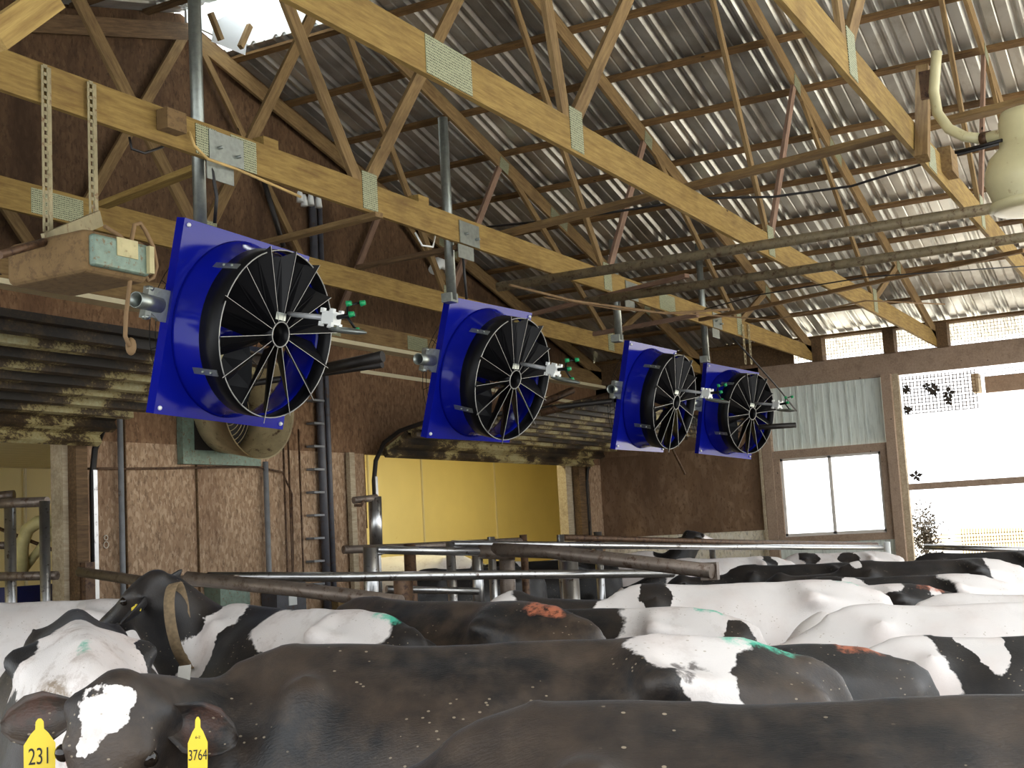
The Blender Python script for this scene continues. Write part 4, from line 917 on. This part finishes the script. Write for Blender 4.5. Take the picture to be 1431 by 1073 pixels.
for sgn, txt, sm_ in ((1, '231', ''), (-1, '3764', '6-2')):
    p = M1 @ ear_pt(m, sgn, .085); right_side = (p-O).dot(RT) > ((M1 @ m['P'])-O).dot(RT)
    tx, s2, ww = ('3764', '6-2', .05) if right_side else ('231', '', .078)
    tag(c1, p+cdir(p)*.035+V((0, 0, -.03 if not right_side else 0)), cdir(p), UP, tx, ww, .105, s2)
# collar strap rising behind the head of the turned cow
p0 = M1 @ (m['P']+m['fwd']*-.2+V((-.12, 0, .03))); 
obj('neck_strap', MB().prism([(-.02, -.15), (.02, -.15), (.035, .06), (-.0, .055)], .004, (lambda MM: (setattr(MM, 'translation', at_d(250, 958, 3.62)), MM)[1])(Matrix((RT, UP, -FW)).transposed().to_4x4())), plain('grey_strap', lin(150, 146, 138), .7), c1)
# front right black cow
cow(1330, 968, -.33, 0, M_FINE, coat('coat_black_front', 'b', [(-.62, .42, 1.12, .10, .12, .12)], [], .6, .2), 'black cow filling the bottom right corner, nearest the camera')
# raised-head cow with strap
m = M_BACK
c3, M3 = cow(*RAISED, M_BACK, coat('coat_raised', 'b', [(.50, .1, 1.42, .14, .2, .12), (.56, .26, 1.22, .13, .2, .18), (.64, .3, .98, .12, .2, .2), (-.32, .12, 1.36, .46, .3, .15), fc(m, .08, 0)+(.035, .035, .035)], [(-.72, 0, 1.42, .14, .04, .06, TEAL_)], .2, .35), 'black cow with raised head and woven neck strap, white band behind the shoulder')
from mathutils.bvhtree import BVHTree
def strap_round(par, mesh, M, c0, ax, hint, wd, mat, name='neck_strap', lift=.012):
    me = mesh['mesh']; bv = BVHTree.FromPolygons([v.co for v in me.vertices], [p.vertices for p in me.polygons]); c0 = V(c0); ax = V(ax).normalized(); a_ = V(hint); a_ = (a_-ax*a_.dot(ax)).normalized(); b_ = ax.cross(a_); N = 48; rr = []
    for j in range(N):
        q = 2*math.pi*j/N; d = a_*math.cos(q)+b_*math.sin(q); h = bv.ray_cast(c0, d, .6); rr.append(min(.36, (h[0]-c0).length) if h[0] else .2)
    rr = [sum(rr[(j+k) % N] for k in (-2, -1, 0, 1, 2))/5+lift for j in range(N)]; vs = []
    for j in range(N):
        q = 2*math.pi*j/N; d = a_*math.cos(q)+b_*math.sin(q)
        for dw in (-wd/2, wd/2):
            for e in (0, .008): vs.append(M @ (c0+d*(rr[j]+e)+ax*dw))
    return obj(name, MB().add(vs, [f for j in range(N) for f in ((j*4+1, j*4+3, ((j+1) % N)*4+3, ((j+1) % N)*4+1), (j*4, ((j+1) % N)*4, ((j+1) % N)*4+2, j*4+2), (j*4, j*4+1, ((j+1) % N)*4+1, ((j+1) % N)*4), (j*4+2, ((j+1) % N)*4+2, ((j+1) % N)*4+3, j*4+3))], True), mat, par)
_j = M3.inverted(); strap_round(c3, M_BACK, M3, _j @ at_d(256, 872, 6.95), _j.to_3x3() @ (RT+UP*.22), (0, 0, 1), .055, STRAP)
for sgn in (-1, 1):
    p = M3 @ ear_pt(m, sgn, .04); tag(c3, p+cdir(p)*.06, cdir(p), UP, '', .05, .03)
# rump of the patched cow at far left
cow(112, 868, -.26, 70, M_LOW, coat('coat_patched_left', 'w', [(-.40, .30, 1.36, .20, .12, .16), (-.66, .30, 1.12, .34, .1, .2), (-.80, .26, .9, .1, .1, .3), (-.5, -.3, 1.3, .12, .12, .12), (-.1, .30, 1.3, .3, .25, .3), (-.86, .22, .98, .05, .06, .06), (-.3, -.36, 1.2, .3, .16, .3), (.6, 0, 1.2, .6, .5, .5)], [(-.80, 0, 1.45, .10, .04, .1, GRN), (-.97, .03, 1.10, .06, .05, .12, lin(206, 140, 128)), (-.86, .12, 1.24, .12, .10, .08, lin(120, 98, 70))], .3, .75),
    'black-patched white cow seen from behind at the left edge, green mark on tail')
cow(85, 838, -.30, 4, M_LOW, coat('coat_white_left', 'w', [(-.86, 0, 1.44, .10, .1, .2), (.9, 0, 1.2, .3, .3, .4)], [], .3, .2), 'mostly white cow in front of the left doorway')
cow(650, 838, -.315, 40, M_LOW, coat('coat_dirty_black', 'b', [(.0, 0, .4, .1, .1, .1)], [(-.68, .03, 1.43, .16, .06, .08, ORG)], .95, .3), 'dung-caked black cow with an orange mark above the tail, in the middle')
cow(860, 848, -.42, 22, M_STD, coat('coat_spotted_mid', 'w', [(.12, .2, 1.35, .34, .4, .22), (-.85, .12, 1.30, .10, .12, .12), (.9, 0, 1.2, .3, .3, .3)], [(-.66, .0, 1.44, .26, .035, .06, TEAL_)], .35, .35), 'white cow with a brown-black side patch and a teal stripe to the tail')
cow(1060, 812, -.37, 0, M_HIGH, coat('coat_big_white', 'w', [(.50, .1, 1.40, .11, .25, .17), (.62, .25, 1.38, .05, .05, .05), (1.12, 0, 1.35, .30, .3, .4)], [(-.74, .0, 1.45, .18, .05, .06, TEAL_)], .3, .1), 'big clean white cow in the centre with one black shoulder patch')
cow(1400, 840, -.445, 0, M_LOW, coat('coat_pink_white', 'w', [(-.35, .2, 1.40, .1, .2, .1)], [], .2, .1), 'all white pinkish cow at the right, behind the black and white one')
cow(1480, 884, -.53, 0, M_STD, coat('coat_patch_right', 'b', [(.62, .12, 1.30, .2, .35, .3), (.22, .05, 1.42, .1, .3, .12), (1.0, 0, 1.2, .35, .3, .4), (.0, .3, 1.0, .25, .05, .03)], [], .15, .1), 'black cow with white neck and shoulders at the right edge')
cow(1010, 903, -.455, 0, M_STD, coat('coat_black_orange', 'b', [(-.12, .02, 1.45, .05, .05, .03)], [(-.62, 0, 1.43, .26, .05, .06, ORG)], .3, .1), 'black cow with an orange stripe to its tail, behind the large black cow')
cow(1190, 817, -.47, 0, M_STD, coat('coat_black_white_saddle', 'b', [(-.33, 0, 1.44, .17, .25, .09), (-.72, .1, 1.40, .06, .1, .05)], [(-.76, 0, 1.42, .16, .1, .08, ORG)], .3, .1), 'black cow with a white saddle patch and orange rump mark')
cow(1500, 826, -.47, 4, M_STD, coat('coat_white_right', 'w', [(-.4, -.1, 1.3, .2, .3, .2)], [], .2, .15), 'white cow at the right edge behind the pinkish one')
cow(1275, 803, -.46, 0, M_STD, coat('coat_half', 'b', [(.33, .2, 1.3, .1, .3, .3), (-.7, 0, 1.35, .38, .4, .3)], [], .2, .1), 'cow with black front half and white rear half in the right middle')
cow(1130, 787, -.47, 0, M_STD, coat('coat_plain_black', 'b', [], [], .2, .1), 'plain black cow behind the big white one')
cow(1028, 778, -.42, -12, M_LOW, coat('coat_white_blackpatch', 'w', [(-.55, .15, 1.3, .12, .2, .2), (1.1, 0, 1.2, .3, .3, .3)], [(-.82, .0, 1.42, .06, .05, .08, ORG)], .2, .2), 'white cow with a black hip patch just right of the gate end')
cow(1185, 771, -.48, 0, M_STD, coat('coat_grey_top', 'w', [(.45, 0, 1.4, .16, .3, .2), (-.1, .1, 1.35, .16, .2, .08)], [], .3, .35), 'dusty white cow with black shoulder nearest the eave window')
cow(1310, 781, -.42, 0, M_STD, coat('coat_black_whiteend', 'b', [(-.75, 0, 1.35, .22, .4, .3), (.62, .05, 1.44, .05, .06, .05)], [], .25, .1), 'black cow with a white rear right of the big post')
cow(1390, 770, -.46, 0, M_LOW, coat('coat_black_sheen', 'b', [], [], .1, .1), 'black cow farthest right along the open side')
cow(1090, 767, -.50, 0, M_LOW, coat('coat_black_far', 'b', [], [], .2, .1), 'black cow right against the far rail below the window sill')
m = M_UP
c22, M22 = cow(826, 776, -.33, 188, M_UP, coat('coat_head_up', 'w', [(1.0, .05, 1.5, .35, .35, .4)], [], .1, .2), 'cow with black raised head between the rails at the centre')
cow(545, 777, -.20, 180, M_LOW, coat('coat_white_doorway', 'w', [(1.15, 0, 1.2, .35, .35, .4), (-.2, .3, 1.2, .06, .05, .05)], [], .1, .5), 'white cow standing inside the yellow doorway')
cow(775, 782, -.35, 3, M_STD, coat('coat_black_band', 'b', [(.25, 0, 1.2, .06, .5, .5)], [], .1, .1), 'black cow with a thin white band behind the brown gate rail')
c25, M25 = cow(675, 792, -.34, -35, M_LOW, coat('coat_black_behind', 'b', [(1.35, .1, 1.15, .05, .1, .1)], [], .1, .1), 'black cow low behind the front rail under the wall seam')
p = M25 @ ear_pt(M_LOW, 1, .03); tag(c25, p+cdir(p)*.05, cdir(p), UP, '', .08, .06)
